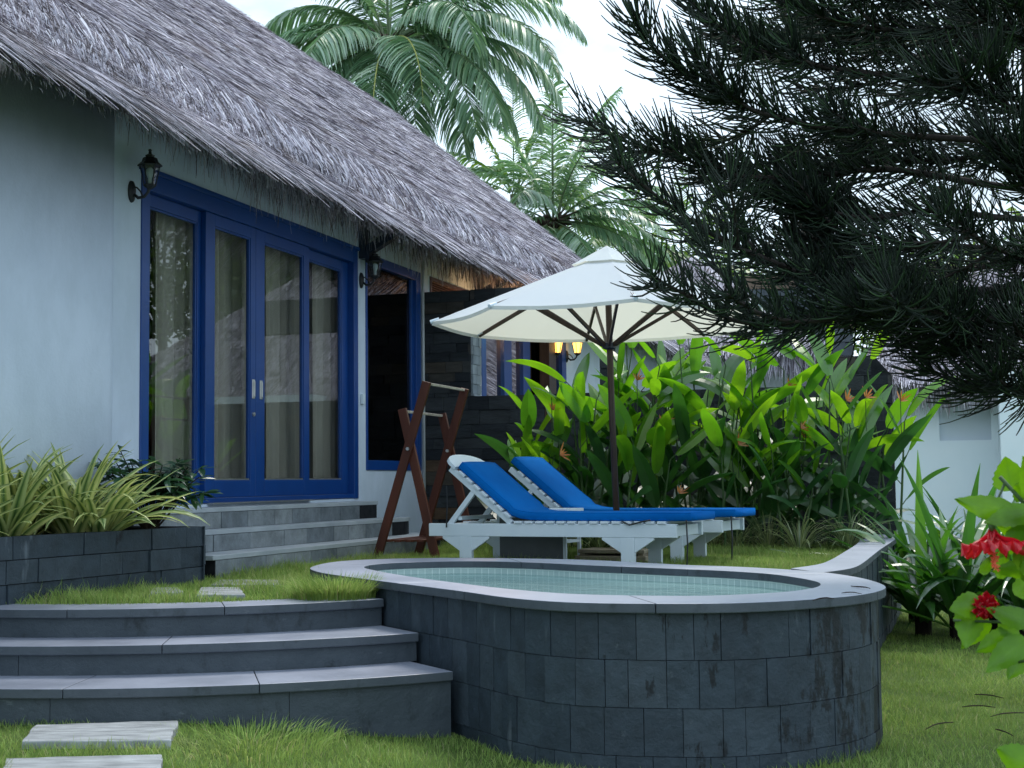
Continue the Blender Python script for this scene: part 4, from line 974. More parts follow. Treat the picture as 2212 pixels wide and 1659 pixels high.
# side table
st_ = thing('side_table', 'small white side table with shaded grey panel between the two loungers', 'side table', (.20, 11.22, 0), R_(-26))
Ms = st_.matrix_world; t = MB(); t.box(-.33, .33, -.16, .16, .40, .43, Ms); t.build('table_top', m_white, st_, bevel=.004)
for x in (-.30, .28):
    for y in (-.15, .13): t = MB(); t.box(x, x+.025, y, y+.025, 0, .40, Ms); t.build('leg', m_white, st_)
t = MB(); t.box(-.275, .28, -.148, -.135, .03, .36, Ms); t.build('panel', plain('shaded grey panel', (.10, .115, .125), (.14, .155, .165), .7), st_)  # shade on the table's long side is put into the panel's grey
t = MB(); t.box(.15, .30, -.125, .13, .16, .18, Ms); t.build('shelf', m_white, st_)

# ------------------------------------------------------------------ towel rack
pA = atz(812, 1210, 0.0); ur, vr_ = uv_of(pA)
rk = thing('towel_rack', 'red brown folding wooden towel rack with crossed legs beside the lounger', 'towel rack', tuple(B(ur+.45, vr_+.25, 0)))
Lr = .95
for i, uu in enumerate((ur, ur+Lr)):
    fA = MB(); fA.beam(B(uu, vr_, -.02), B(uu, vr_+.47, 1.49), .035, .075, U); fA.build('leg', m_wood, rk, bevel=.004)
    fB = MB(); fB.beam(B(uu+.04, vr_+.53, -.02), B(uu+.04, vr_+.23, 1.27), .035, .075, U); fB.build('leg', m_wood, rk, bevel=.004)
    bt_ = MB(); c_ = B(uu-.022, vr_+.305, .93); bt_.tube([c_, c_-U*.016], .014, 10); bt_.build('bolt', m_steel, rk)
for v, z, o in ((.465, 1.475, 0), (.235, 1.25, .04)):
    b = MB(); b.beam(B(ur+o+.018, vr_+v, z), B(ur+Lr+o-.018, vr_+v, z), .022, .022); b.build('rail', plain('pale worn rail', (.30, .26, .23), (.5, .46, .42), .4, 20) if o == 0 else bpy.data.materials['pale worn rail'], rk, bevel=.003)
b = MB()
for k in range(4): b.beam(B(ur+.02, vr_+.09+k*.10, .16), B(ur+Lr-.02, vr_+.09+k*.10, .16), .06, .018, V)
b.build('shelf', m_wood, rk)

# ------------------------------------------------------------------ plants
def setstripe(o):
    me = o.data; uvl = me.uv_layers.new(name='UVMap'); nv = len(me.vertices)
    li = np.zeros(len(me.loops), dtype=np.int32); me.loops.foreach_get('vertex_index', li)
    arr = np.zeros((len(li), 2), dtype=np.float32); arr[:, 0] = (li % 3)/2.0; uvl.data.foreach_set('uv', arr.ravel())
def blade(mb, base, az, e0, length, width, droop, n=9, twist=.0, fold=.25, tipw=0.02):
    p = Vector(base); pts = [p.copy()]; wd = []; e = e0; side = []
    for i in range(n):
        t = i/(n-1); wd.append(width*(max(tipw, min(1, .55+t*1.8) * (1-t**2.6))))
        s = Vector((-math.sin(az), math.cos(az), 0)); tw = twist*t; side.append((s*math.cos(tw)+Z*math.sin(tw)))
        if i < n-1:
            d = Vector((math.cos(az)*math.cos(e), math.sin(az)*math.cos(e), math.sin(e))); p = p+d*(length/(n-1)); pts.append(p.copy()); e -= droop/(n-1)*(.5+1.3*t)
    mb.ribbon(pts, wd, side, fold)
def striped(c, n, L, wd, mat, label, cat, group, seed, name='striped_plant', drange=(.9, 2.4)):
    rnd = random.Random(seed); mb = MB()
    for k in range(n):
        az = rnd.uniform(0, 2*math.pi); e0 = R_(rnd.uniform(38, 86)); b = (c[0]+.03*math.cos(az), c[1]+.03*math.sin(az), c[2])
        blade(mb, b, az, e0, L*rnd.uniform(.6, 1.1), wd*rnd.uniform(.7, 1.1), rnd.uniform(*drange), 10, rnd.uniform(-.5, .5), .3)
    o = mb.build(name, mat); setstripe(o); tag(o, label, cat, group); return o
pos = [(20, 1150, 'far left against the planter edge'), (75, 1125, 'second from the left in the planter'), (135, 1150, 'third from the left in the planter'), (190, 1120, 'in the middle of the planter row against the wall'), (245, 1145, 'right of the middle of the planter'), (290, 1125, 'beside the leafy dark shrub'), (325, 1140, 'at the right end of the planter'), (110, 1105, 'at the back of the planter against the pale wall')]
def along(f, dep): return p1+fdir*f-nrm*dep
spots_ = [(-.20, .30), (.10, .50), (.30, .26), (.62, .48), (.84, .26), (1.0, .50), (.98, .20), (.42, .62)]
for i, ((f, dep), (_, _, lb)) in enumerate(zip(spots_, pos)):
    p = along(f, dep); striped((p.x, p.y, .30), 48, .72, .085, m_strA, 'yellow and green striped strappy plant '+lb, 'plant', 'striped plants in the planter', 20+i, 'striped_plant', (.5, 1.9))
# leafy shrub
def leaf6(mb, base, d, nrm_, L, W, bend=.25, n=5):
    d = d.normalized(); s = d.cross(nrm_)
    if s.length < 1e-4: s = d.orthogonal()
    s.normalize(); nn_ = s.cross(d); pts = []; wd = []
    for i in range(n):
        t = i/(n-1); pts.append(base+d*(L*t)-nn_*(bend*L*t*t)); wd.append(max(.04*W, W*math.sin(math.pi*min(1, .06+t*.94))**.8))
    mb.ribbon(pts, wd, s, .18)
def bush(c, size, nst, nl, L, W, matl, mats_, label, cat, seed, name, group=None):
    rnd = random.Random(seed); root = thing(name, label, cat, tuple(c), 0, group); sm = MB(); lm_ = MB()
    for k in range(nst):
        az = rnd.uniform(0, 2*math.pi); r = rnd.uniform(.2, 1)**.7; tip = Vector(c)+Vector((math.cos(az)*size[0]*r, math.sin(az)*size[1]*r, size[2]*rnd.uniform(.55, 1)*(1-.25*r*r)))
        mid = Vector(c).lerp(tip, .5)+Vector((0, 0, size[2]*.12)); sm.tube([Vector(c), mid, tip], [.008, .006, .003], 5)
        for j in range(nl):
            t = rnd.uniform(.45, 1.0); b = mid.lerp(tip, (t-.45)/.55) if t > .45 else mid
            a2 = rnd.uniform(0, 2*math.pi); d = Vector((math.cos(a2), math.sin(a2), rnd.uniform(-.35, .55)))
            leaf6(lm_, b, d, Vector((rnd.uniform(-.4, .4), rnd.uniform(-.4, .4), 1)), L*rnd.uniform(.6, 1.15), W*rnd.uniform(.7, 1.1), rnd.uniform(0, .5))
    sm.build('stem', mats_, root); lm_.build('foliage', matl, root); return root
p = along((p2-p1).length-.22, .30); bush((p.x, p.y, .31), (.46, .30, .62), 40, 17, .13, .045, m_shrub, m_twig, 'dark leafy shrub at the right end of the planter in front of the glass doors', 'shrub', 5, 'leafy_shrub')

# small pale striped plants at the foot of the wall
labs = ['small pale striped grassy plant at the right end of the row by the stone coping', 'small pale striped grassy plant second from the right along the garden wall', 'small pale striped grassy plant third from the right along the garden wall', 'small pale striped grassy plant just right of the lounger foot end', 'small pale striped grassy plant behind the farther lounger cushion', 'small pale striped grassy plant right beside the parasol pole', 'small pale striped grassy plant left of the parasol pole behind the cushion']
for i, (x, y, z) in enumerate(((1828, 1168, 0), (1725, 1172, 0), (1655, 1166, 0), (1590, 1160, 0), (1540, 1140, 0), (1370, 1140, 0), (1290, 1140, 0))):
    yy = (12.55, 12.45, 12.7, 12.75, 12.9, 12.7, 12.8)[i]; p = aty(x, 1100, yy)
    striped((p.x, p.y, .0), 52, (.52, .56, .50, .45, .40, .48, .45)[i], .02, m_strB, labs[i], 'plant', 'small striped plants along the garden wall', 50+i, 'striped_grass_plant', (.8, 2.2))

# heliconias
def heliconia(c, n, H, label, seed, flowers=2, spread=.32):
    rnd = random.Random(seed); root = thing('heliconia', label, 'heliconia', tuple(c), 0, 'heliconias along the garden wall'); sm = MB(); lm_ = MB(); ld = MB(); fl = MB()
    for k in range(n):
        az = rnd.uniform(0, 2*math.pi); r = spread*rnd.random()**.6; b = Vector(c)+Vector((r*math.cos(az), .55*r*math.sin(az), 0)); h = H*rnd.uniform(.55, 1.0)
        lean = Vector((rnd.uniform(-.18, .18)+.15*r*math.cos(az), rnd.uniform(-.15, .10), 1)); top = b+lean*h
        sm.tube([b, b.lerp(top, .5), top], [.013, .011, .006], 6)
        nl = rnd.randint(4, 6); a0_ = rnd.uniform(0, math.pi)
        for j in range(nl):
            t = .16+.84*j/(nl-1); q = b.lerp(top, t); a2 = a0_+(math.pi if j % 2 else 0)+rnd.uniform(-.5, .5); e = R_(rnd.uniform(38, 74)-(12 if j == 0 else 0)); L_ = rnd.uniform(.46, .78)*(.85 if j == nl-1 else 1); W_ = rnd.uniform(.105, .17)
            pet = rnd.uniform(.06, .16); d = Vector((math.cos(a2)*math.cos(e), math.sin(a2)*math.cos(e), math.sin(e))); q2 = q+d*pet; sm.tube([q, q2], .005, 5)
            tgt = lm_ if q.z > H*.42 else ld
            m_ = 11; pts = []; wd = []; p = q2.copy(); e2 = e; sd = []; side = Vector((-math.sin(a2), math.cos(a2), 0)); tw = rnd.uniform(-1.1, 1.1); dr = rnd.uniform(.2, 1.15)
            for i in range(m_):
                tt = i/(m_-1); pts.append(p.copy()); wd.append(W_*max(.03, math.sin(math.pi*min(1, .05+.95*tt**.8))**.55)*(1 if tt < .85 else 1-(tt-.85)*3)); up_ = Vector((math.cos(a2)*-math.sin(e2), math.sin(a2)*-math.sin(e2), math.cos(e2))); sd.append(side*math.cos(tw)+up_*math.sin(tw))
                p = p+Vector((math.cos(a2)*math.cos(e2), math.sin(a2)*math.cos(e2), math.sin(e2)))*(L_/(m_-1)); e2 -= dr/(m_-1)
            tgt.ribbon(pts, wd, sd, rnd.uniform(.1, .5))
    for k in range((flowers+1)//2):
        fl = MB(); q = Vector(c)+Vector((rnd.uniform(-.35, .35), rnd.uniform(-.35, -.1), H*rnd.uniform(.5, .92)))
        ta = rnd.uniform(.3, 1.3)
        for j in range(5):
            a2 = ta+(j-2)*.42; d = Vector((math.cos(a2), rnd.uniform(-.3, .3), math.sin(a2))); leaf6(fl, q, d, Vector((0, -1, .3)), rnd.uniform(.07, .13), .016, rnd.uniform(-.2, .3), 5)
        sm.tube([q-Z*.3, q+Z*.12], .004, 4); fl.build('flower', m_orange, root)
    sm.build('stem', m_stem, root); lm_.build('upper_foliage', m_heli, root); ld.build('lower_foliage', m_helishade, root)
    return root
hel = [(1130, 12.9, 1.10, 5, 'low spreading heliconia at the left end behind the lounger backrests', 1), (1215, 13.1, 1.55, 9, 'broad leaved heliconia left of the parasol pole', 2), (1285, 13.2, 1.85, 10, 'tall heliconia directly left of the parasol pole', 0), (1365, 13.2, 1.95, 11, 'tall heliconia directly right of the parasol pole', 1), (1450, 13.1, 1.95, 11, 'tall heliconia second to the right of the parasol pole', 1), (1545, 13.15, 1.95, 11, 'tall heliconia in the middle of the row under the pine branches', 0), (1640, 13.1, 1.85, 11, 'heliconia with drooping leaves right of the middle of the row', 2), (1740, 13.0, 1.75, 11, 'heliconia near the step in the garden wall', 3), (1815, 12.8, 1.6, 8, 'heliconia with orange flowers second from the right end', 4), (1875, 12.9, 1.65, 6, 'heliconia at the right end of the garden wall', 2), (1595, 12.75, 1.05, 6, 'short heliconia in front behind the lounger foot end', 1), (1410, 12.7, 1.0, 6, 'short dark leaved heliconia in front right of the pole', 1), (1690, 12.7, .95, 5, 'short heliconia in front of the wall behind the striped plants', 0)]
for i, (x, yy, H, n_, lb, fl_) in enumerate(hel):
    p = aty(x, 1100, yy); heliconia((p.x, p.y, 0), max(4, int(n_*.72)), H*1.0, lb, 80+i, fl_, .36 if H > 1.3 else .3)
# bed soil strip
bs_ = MB(); bs_.prism([(B(4.4, .5, 0).x, B(4.4, .5, 0).y), (B(4.3, 4.3, 0).x, B(4.3, 4.3, 0).y), (B(5.53, 4.42, 0).x, B(5.53, 4.42, 0).y), (B(5.53, .1, 0).x, B(5.53, .1, 0).y)], -.05, .022); tag(bs_.build('planting_bed', m_bed), kind='structure')

# strap leaved lilies at right
def lily(c, n, L, label, seed, W=.11, name='strap_leaved_lily'):
    rnd = random.Random(seed); mb = MB(); root = thing(name, label, 'lily plant', tuple(c), 0, 'strap leaved plants beside the lower lawn')
    for k in range(n):
        az = rnd.uniform(0, 2*math.pi); blade(mb, (c[0]+.05*math.cos(az), c[1]+.05*math.sin(az), c[2]+rnd.uniform(.1, .35)), az, R_(rnd.uniform(22, 88)), L*rnd.uniform(.65, 1.1), W*rnd.uniform(.7, 1.15), rnd.uniform(.3, 1.9), 12, rnd.uniform(-.6, .6), .35, .02)
    mb.build('foliage', m_lily, root); s = MB(); s.lathe((c[0], c[1], c[2]), [(.07, 0), (.07, .2), (.04, .35)], 10); s.build('stalk', m_bed, root)
for i, (x, yy, L_, n_, lb) in enumerate(((1990, 11.6, 1.25, 26, 'strap leaved lily beside the retaining wall, leftmost of the group'), (2065, 11.2, 1.3, 26, 'large strap leaved lily with one upright leaf in the middle of the group'), (2150, 11.5, 1.25, 26, 'strap leaved lily behind the hibiscus flowers'), (2215, 11.0, 1.2, 24, 'strap leaved lily at the right edge of the photo'), (2110, 12.4, 1.3, 22, 'strap leaved lily at the back against the white wall'), (1975, 12.7, 1.2, 18, 'strap leaved lily at the back by the garden wall corner'))):
    p = aty(x, 1200, yy); lily((p.x, p.y, -.66), n_+8, L_, lb, 120+i)
# ------------------------------------------------------------------ neighbouring buildings
def reeds_face(a, b, ridge_a, ridge_b, n, par, hang=.35, nfr=3000, wid=.02, eave_n=None, name='thatch_reeds'):
    """a,b eave corners (left,right seen from outside); ridge_a, ridge_b the upper edge ends"""
    a, b, ra, rb = [np.array(p, float) for p in (a, b, ridge_a, ridge_b)]
    s = rng.random(n); t = 1-np.sqrt(1-rng.random(n)*.999) if np.linalg.norm(rb-ra) < .5*np.linalg.norm(b-a) else rng.random(n)
    lo = a[None]+(b-a)[None]*s[:, None]; hi = ra[None]+(rb-ra)[None]*s[:, None]; S0 = lo+(hi-lo)*t[:, None]
    e = (b-a)/np.linalg.norm(b-a); dn = ((a+b)/2-(ra+rb)/2); dn -= e*dn.dot(e); dn /= np.linalg.norm(dn); nr = np.cross(e, -dn); nr *= np.sign(nr[2])
    d = dn[None]+e[None]*rng.normal(0, .16, n)[:, None]; ln = rng.uniform(.25, .55, n); P = np.zeros((n, 3, 3)); lift = rng.uniform(0, .07, n)
    for i, q in enumerate((0, .5, 1)): P[:, i] = S0+d*(ln*q)[:, None]+nr[None]*(lift*q+.03)[:, None]
    W = rng.uniform(.6, 1.1, n)[:, None]*wid*np.array([1, .9, .5])[None]; Sd = e[None]+nr[None]*rng.normal(0, .4, n)[:, None]; Sd /= np.linalg.norm(Sd, axis=1, keepdims=True)
    strips(name, P, W, Sd, m_thatch, par)
    n = nfr; s = rng.random(n); S0 = a[None]+(b-a)[None]*s[:, None]-dn[None]*rng.uniform(0, .3, n)[:, None]-np.array([0, 0, 1])*rng.uniform(0, .18, n)[:, None]
    ln = rng.uniform(.35, .35+hang, n); m = 5; P = np.zeros((n, m, 3)); P[:, 0] = S0; j = rng.normal(0, .12, n)
    for i in range(1, m):
        q = i/(m-1); dd = dn*(1-q)*.8+np.array([0, 0, -1])*(.5+q); dd /= np.linalg.norm(dd); P[:, i] = P[:, i-1]+(dd[None]+e[None]*j[:, None])*(ln/(m-1))[:, None]
    W = rng.uniform(.6, 1.1, n)[:, None]*wid*np.array([1, 1, .9, .7, .3])[None]; Sd = e[None]+rng.normal(0, .3, (n, 3)); Sd /= np.linalg.norm(Sd, axis=1, keepdims=True)
    strips('eave_fringe', P, W, Sd, m_thatch, par)
def hiphouse(name, label, K, L, Wd, zw, ze, pitch, over, wallmat, dens, wid):
    """K near left corner of the walls, L along V (to the right), Wd along U (away)"""
    root = thing(name, label, 'house', tuple(K)); K = Vector((K[0], K[1], 0))
    w_ = MB(); c = [K, K+V*L, K+V*L+U*Wd, K+U*Wd]; w_.hexa([p+Z*-.7 for p in c]+[p+Z*zw for p in c]); wo_ = w_.build('wall', wallmat, root)
    e = [K-V*over-U*over, K+V*(L+over)-U*over, K+V*(L+over)+U*(Wd+over), K-V*over+U*(Wd+over)]; e = [p+Z*ze for p in e]
    a_, b_ = L+2*over, Wd+2*over; h = min(a_, b_)/2; rise = h*math.tan(R_(pitch))
    if a_ >= b_: r0 = K+V*(-over+h)+U*(Wd/2)+Z*(ze+rise); r1 = K+V*(L+over-h)+U*(Wd/2)+Z*(ze+rise)
    else: r0 = K+V*(L/2)+U*(-over+h)+Z*(ze+rise); r1 = K+V*(L/2)+U*(Wd+over-h)+Z*(ze+rise)
    r_ = MB(); lw_ = [p-Z*.2 for p in e]
    if a_ >= b_: fsx = [(0, 1, 5, 4), (1, 2, 5), (2, 3, 4, 5), (3, 0, 4)]
    else: fsx = [(0, 1, 4), (1, 2, 5, 4), (2, 3, 5), (3, 0, 4, 5)]
    r_.add(e+[r0, r1]+lw_, fsx+[(6+0, 6+1, 1, 0), (6+1, 6+2, 2, 1), (6+2, 6+3, 3, 2), (6+3, 6+0, 0, 3), (9, 8, 7, 6)]); rf = r_.build('roof', m_thatch_core, root)
    if a_ >= b_:
        reeds_face(e[0], e[1], r0, r1, dens, rf, wid=wid); reeds_face(e[3], e[0], r0, r0, dens//2, rf, wid=wid)
    else:
        reeds_face(e[0], e[1], r0, r0, dens, rf, wid=wid); reeds_face(e[3], e[0], r1, r0, dens, rf, wid=wid)
    return root, wo_
hB, _ = hiphouse('thatched_villa', 'distant thatched villa with bright white wall seen just above the low garden wall', (1.2, 33.0, 0), 5.4, 7.5, 3.5, 3.55, 38, .8, m_wallB, 16000, .03)
K = Vector((6.35, 25.2, 0)); uK, vK = uv_of(K)
hC, wC = hiphouse('thatched_villa', 'neighbouring thatched villa with recessed wall panels at the right behind the lilies', (K.x, K.y, 0), 8.0, 22, 2.35, 2.45, 40, .45, m_wallC, 34000, .02)
def onu(x, y, u):
    d = ray(x, y); t = ((O+U*u-C0).dot(U))/d.dot(U); p = C0+d*t; return (p-O).dot(V), p.z
# proud plaster bands that leave the two recessed panels
up_ = uK-.12
va, z0_ = onu(1947, 952, up_); vb, _ = onu(2030, 952, up_); vc, z1_ = onu(2142, 950, up_); vd, _ = onu(2157, 950, up_)
t = MB(); ze_ = 2.4
t.bb(uK-.12, uK, vK-.0, vd, -.7, z1_); t.bb(uK-.12, uK, va, vb, z1_, ze_); t.bb(uK-.12, uK, vc, vd, z1_, ze_); t.bb(uK-.12, uK, vK-.0, vK+.02, z1_, ze_)
t.build('panel_surround', m_wallB, hC)
t = MB(); t.bb(uK-1.3, uK-.002, vd, vd+3.5, -.7, ze_-.01); t.build('side_wing', m_wallB, hC)
sbd = thing('slate_building', 'tall grey slate clad building far behind the pine branches', 'building', (8, 42, -.66))
t = MB(); t.box(5.15, 10.6, 43, 48, -.7, 6.9); t.build('wall', m_mortar, sbd)
t = MB(); clad(t, [(5.13, 42.98), (10.62, 42.98)], 1.0, 6.95, .42, (.7, 1.3), 1, .02, .02, .012, .03); t.build('slate_cladding', island('far slate', [(0, (.08, .10, .12)), (.7, (.13, .155, .18)), (1, (.20, .13, .08))], .8, .3, 1.5, .6, .3, 8), sbd)

# ------------------------------------------------------------------ coconut palms
def frond(mbr, leafs_, c, az, e0, L, droop, nl, LL, seed, hang=1.0, roll=0):
    rnd = random.Random(seed); p = Vector(c); e = e0; n = 22; pts = [p.copy()]; dirs = []
    for i in range(n):
        t = i/n; d = Vector((math.cos(az)*math.cos(e), math.sin(az)*math.cos(e), math.sin(e))); dirs.append(d); p = p+d*(L/n); pts.append(p.copy()); e = max(e-droop/n*(.5+1.1*t), -1.5)
    mbr.tube(pts, [.045*(1-.85*i/n)*L/5 for i in range(n+1)], 5)
    side0 = Vector((-math.sin(az), math.cos(az), 0))
    for i in range(nl):
        t = .12+.87*i/(nl-1); k = min(n-1, int(t*n)); q = pts[k].lerp(pts[k+1], t*n-k) if k < n else pts[-1]; d = dirs[k]; up_v = side0.cross(d).normalized()
        if up_v.z < 0: up_v = -up_v
        ll = LL*(math.sin(math.pi*min(1, .12+.80*t))**.6)*(1 if t < .85 else 1-.5*(t-.85)/.15)
        for s in (-1, 1):
            sd = side0*math.cos(roll)+up_v*math.sin(roll)*s
            dr = (sd*s*.85+d*(.45+.5*t)+up_v*(-.10)+Vector((rnd.uniform(-.08, .08), rnd.uniform(-.08, .08), rnd.uniform(-.12, .06)))).normalized()
            pp = [q]; v = dr.copy(); l = ll*rnd.uniform(.85, 1.08)
            for j in range(4): pp.append(pp[-1]+v*(l/4)); v = (v+Vector((0, 0, -.42*hang*(.6+.5*j)))).normalized()
            leafs_.append((pp, rnd.uniform(.8, 1.15)))
def palm(name, label, c, fr, trunk_r, L, LL, mat, seed, nl=62, yellow=(), lw=.045, nuts=True):
    root = thing(name, label, 'palm tree', (c[0]+.3, c[1], -.66), 0, 'coconut palms behind the villa'); rnd = random.Random(seed)
    tk = MB(); tk.tube([(c[0]+.5, c[1]+.2, -.66), (c[0]+.35, c[1]+.1, c[2]*.4), (c[0]+.1, c[1], c[2]*.8), (c[0], c[1], c[2])], [trunk_r*1.5, trunk_r, trunk_r*.85, trunk_r*.8], 12); tk.build('trunk', m_ptrunk, root, smooth=True)
    for i, (az, e0, dr, ls) in enumerate(fr):
        ra = MB(); lf_ = []; cc_ = Vector(c)+Vector((math.cos(R_(az))*.15, math.sin(R_(az))*.15, .1*math.sin(R_(e0))))
        frond(ra, lf_, cc_, R_(az), R_(e0), L*ls, R_(dr), nl, LL, seed*50+i, rnd.uniform(.5, 1.0), rnd.uniform(-.3, .3))
        r_ = ra.build('frond', m_palmy if i in yellow else m_rach, root, smooth=True)
        P = np.array([[list(v) for v in pp] for pp, _ in lf_]); wd = np.array([w_ for _, w_ in lf_])[:, None]*lw*np.array([.6, 1, .95, .7, .12])[None]
        T = P[:, 1]-P[:, 0]; Sd = np.cross(T, np.array([0, 0, 1.])); Sd /= (np.linalg.norm(Sd, axis=1, keepdims=True)+1e-9); Sd += rng.normal(0, .45, Sd.shape); Sd /= np.linalg.norm(Sd, axis=1, keepdims=True)
        strips('leaflets', P, wd, Sd, mat, r_)
    if nuts:
        nb = MB()
        for k in range(90):
            a = rnd.uniform(0, 6.28); e = rnd.uniform(-.9, .5); l = rnd.uniform(.25, .75); b = Vector(c)+Vector((math.cos(a)*.15, math.sin(a)*.15, rnd.uniform(-.4, .2))); nb.tube([b, b+Vector((math.cos(a)*math.cos(e), math.sin(a)*math.cos(e), math.sin(e)))*l], [.05, .012], 4)
        nb.build('crown_fibre', m_fiber, root)
        for k in range(9):
            a = rnd.uniform(0, 6.28); q = Vector(c)+Vector((math.cos(a)*.38, math.sin(a)*.38, rnd.uniform(-.55, -.15))); g = MB(); g.lathe(q, [(.02, -.15), (.10, -.08), (.125, 0), (.10, .09), (.03, .14)], 10); g.build('coconut', m_palmy if k % 2 else m_fiber, root, smooth=True)
    return root
c1 = aty(840, 95, 36)
F1 = [(268, -20, 60, .95), (288, -5, 80, .95), (240, 8, 95, .9), (5, 30, 105, 1.05), (352, 12, 90, 1.1), (338, 0, 85, 1.1), (320, -8, 75, 1.05), (12, 55, 95, 1.1), (20, 68, 90, 1.0), (178, 28, 120, .85), (168, 50, 125, .9), (190, 5, 100, .8), (60, 40, 90, 1), (110, 45, 90, 1), (90, 70, 60, 1), (270, 75, 60, .9), (150, 75, 70, 1), (215, -15, 60, .85), (305, 25, 110, 1), (345, 70, 70, 1.0), (200, 62, 70, .9), (330, 20, 95, 1.15), (345, 35, 100, 1.2), (312, -15, 70, 1.0), (355, -12, 70, .9), (185, 15, 110, .95), (250, -32, 45, .85), (290, -36, 40, .85), (270, -48, 30, .8), (228, -22, 60, .85), (318, -30, 55, .9)]
palm('coconut_palm', 'tall coconut palm with yellow midribs rising behind the thatched roof', tuple(c1), F1, .17, 4.9, 1.3, m_palm, 3, 120, (0, 1), .058)
c2 = aty(1195, 480, 41)
F2 = [(90, 80, 20, .9), (270, 82, 25, 1), (20, 62, 60, .9), (350, 40, 80, .9), (330, 15, 70, .9), (10, 15, 80, .9), (180, 55, 70, .8), (200, 25, 80, .8), (160, 75, 45, 1), (300, 60, 70, .9), (250, 30, 80, .8), (0, 80, 40, 1.05), (340, -5, 60, .8), (220, 5, 70, .7), (120, 60, 50, .9), (270, -30, 40, .8), (295, -20, 50, .85), (245, -20, 50, .8), (320, -35, 40, .7), (215, -35, 40, .7), (15, 5, 70, .9), (350, 25, 80, 1.0)]
palm('coconut_palm', 'smaller coconut palm behind the far end of the thatched roof', tuple(c2), F2, .2, 4.3, .95, m_palm, 7, 70, (), .065)
c3 = aty(1330, 560, 52); palm('coconut_palm', 'low green palm just above the parasol top', tuple(c3), F2[2:13], .2, 4.2, .9, m_palm2, 9, 44, (), .09, False)
c4 = aty(1470, 590, 58); palm('coconut_palm', 'distant palm half hidden behind the pine branches', tuple(c4), F2[1:12], .2, 4.3, .9, m_palm2, 11, 40, (), .10, False)
c5 = aty(1110, 420, 56); palm('coconut_palm', 'yellow green palm between the two larger palms', tuple(c5), F2[1:13], .2, 4.8, .9, m_palm2, 13, 44, (), .10, False)
# broadleaf trees far behind
def tree(name, label, c, H, R, seed, nclump=70, leaves=70, ls=.22, mat=None):
    rnd = random.Random(seed); root = thing(name, label, 'tree', (c[0], c[1], -.66), 0, 'green trees far behind'); tk = MB(); tk.tube([(c[0], c[1], -.66), (c[0], c[1], H*.6)], [.22, .12], 8)
    cen = []
    for k in range(nclump):
        a = rnd.uniform(0, 6.28); e = rnd.uniform(-.5, 1.4); r = R*rnd.uniform(.35, 1)**.6; q = Vector((c[0]+math.cos(a)*math.cos(e)*r, c[1]+math.sin(a)*math.cos(e)*r, H*.62+math.sin(e)*r*H*.38/R)); cen.append(q)
        if k % 5 == 0: tk.tube([(c[0], c[1], H*.45), tuple(q)], [.07, .02], 5)
    tk.build('trunk', m_twig, root)
    n = nclump*leaves; ci = rng.integers(0, nclump, n); C_ = np.array([list(q) for q in cen])[ci]; S0 = C_+rng.normal(0, R*.13, (n, 3)); d = rng.normal(0, 1, (n, 3)); d /= np.linalg.norm(d, axis=1, keepdims=True)
    P = np.stack([S0, S0+d*ls*.5, S0+d*ls-np.array([0, 0, ls*.2])], 1); W = np.ones((n, 1))*ls*.5*np.array([.3, 1, .1])[None]; Sd = np.cross(d, rng.normal(0, 1, (n, 3))); Sd /= np.linalg.norm(Sd, axis=1, keepdims=True)
    strips('crown', P, W, Sd, mat or m_tree, root)
for i, (x, Y_, ytop, R, lb) in enumerate(((1250, 70, 560, 4.5, 'low tree right above the parasol tip'), (1420, 72, 555, 4.5, 'bushy tree seen between parasol and pine'), (1600, 74, 570, 5, 'distant tree behind the middle pine branches'), (1850, 76, 600, 6, 'distant tree behind the right pine branches'), (2150, 70, 560, 6, 'distant tree behind the pine trunk'))):
    p = aty(x, ytop, Y_); tree('broadleaf_tree', lb, (p.x, p.y), p.z, R, 200+i, 60, 80, .38)

for i, (x_, y_, H_, R_w, lb) in enumerate(((17.5, 34, 11, 4.2, 'tall tree to the right, seen only mirrored in the glass doors'), (20.5, 37, 12, 4.5, 'wide crowned tree to the right mirrored in the left door panels'), (24, 33, 12, 5, 'dense tree to the far right mirrored in the first door panel'), (25, 43, 14, 6, 'tallest tree behind the neighbouring villa, mirrored in the doors'))):
    tree('broadleaf_tree', lb, (x_, y_), H_, R_w, 300+i, 70, 150, .26, m_tree)
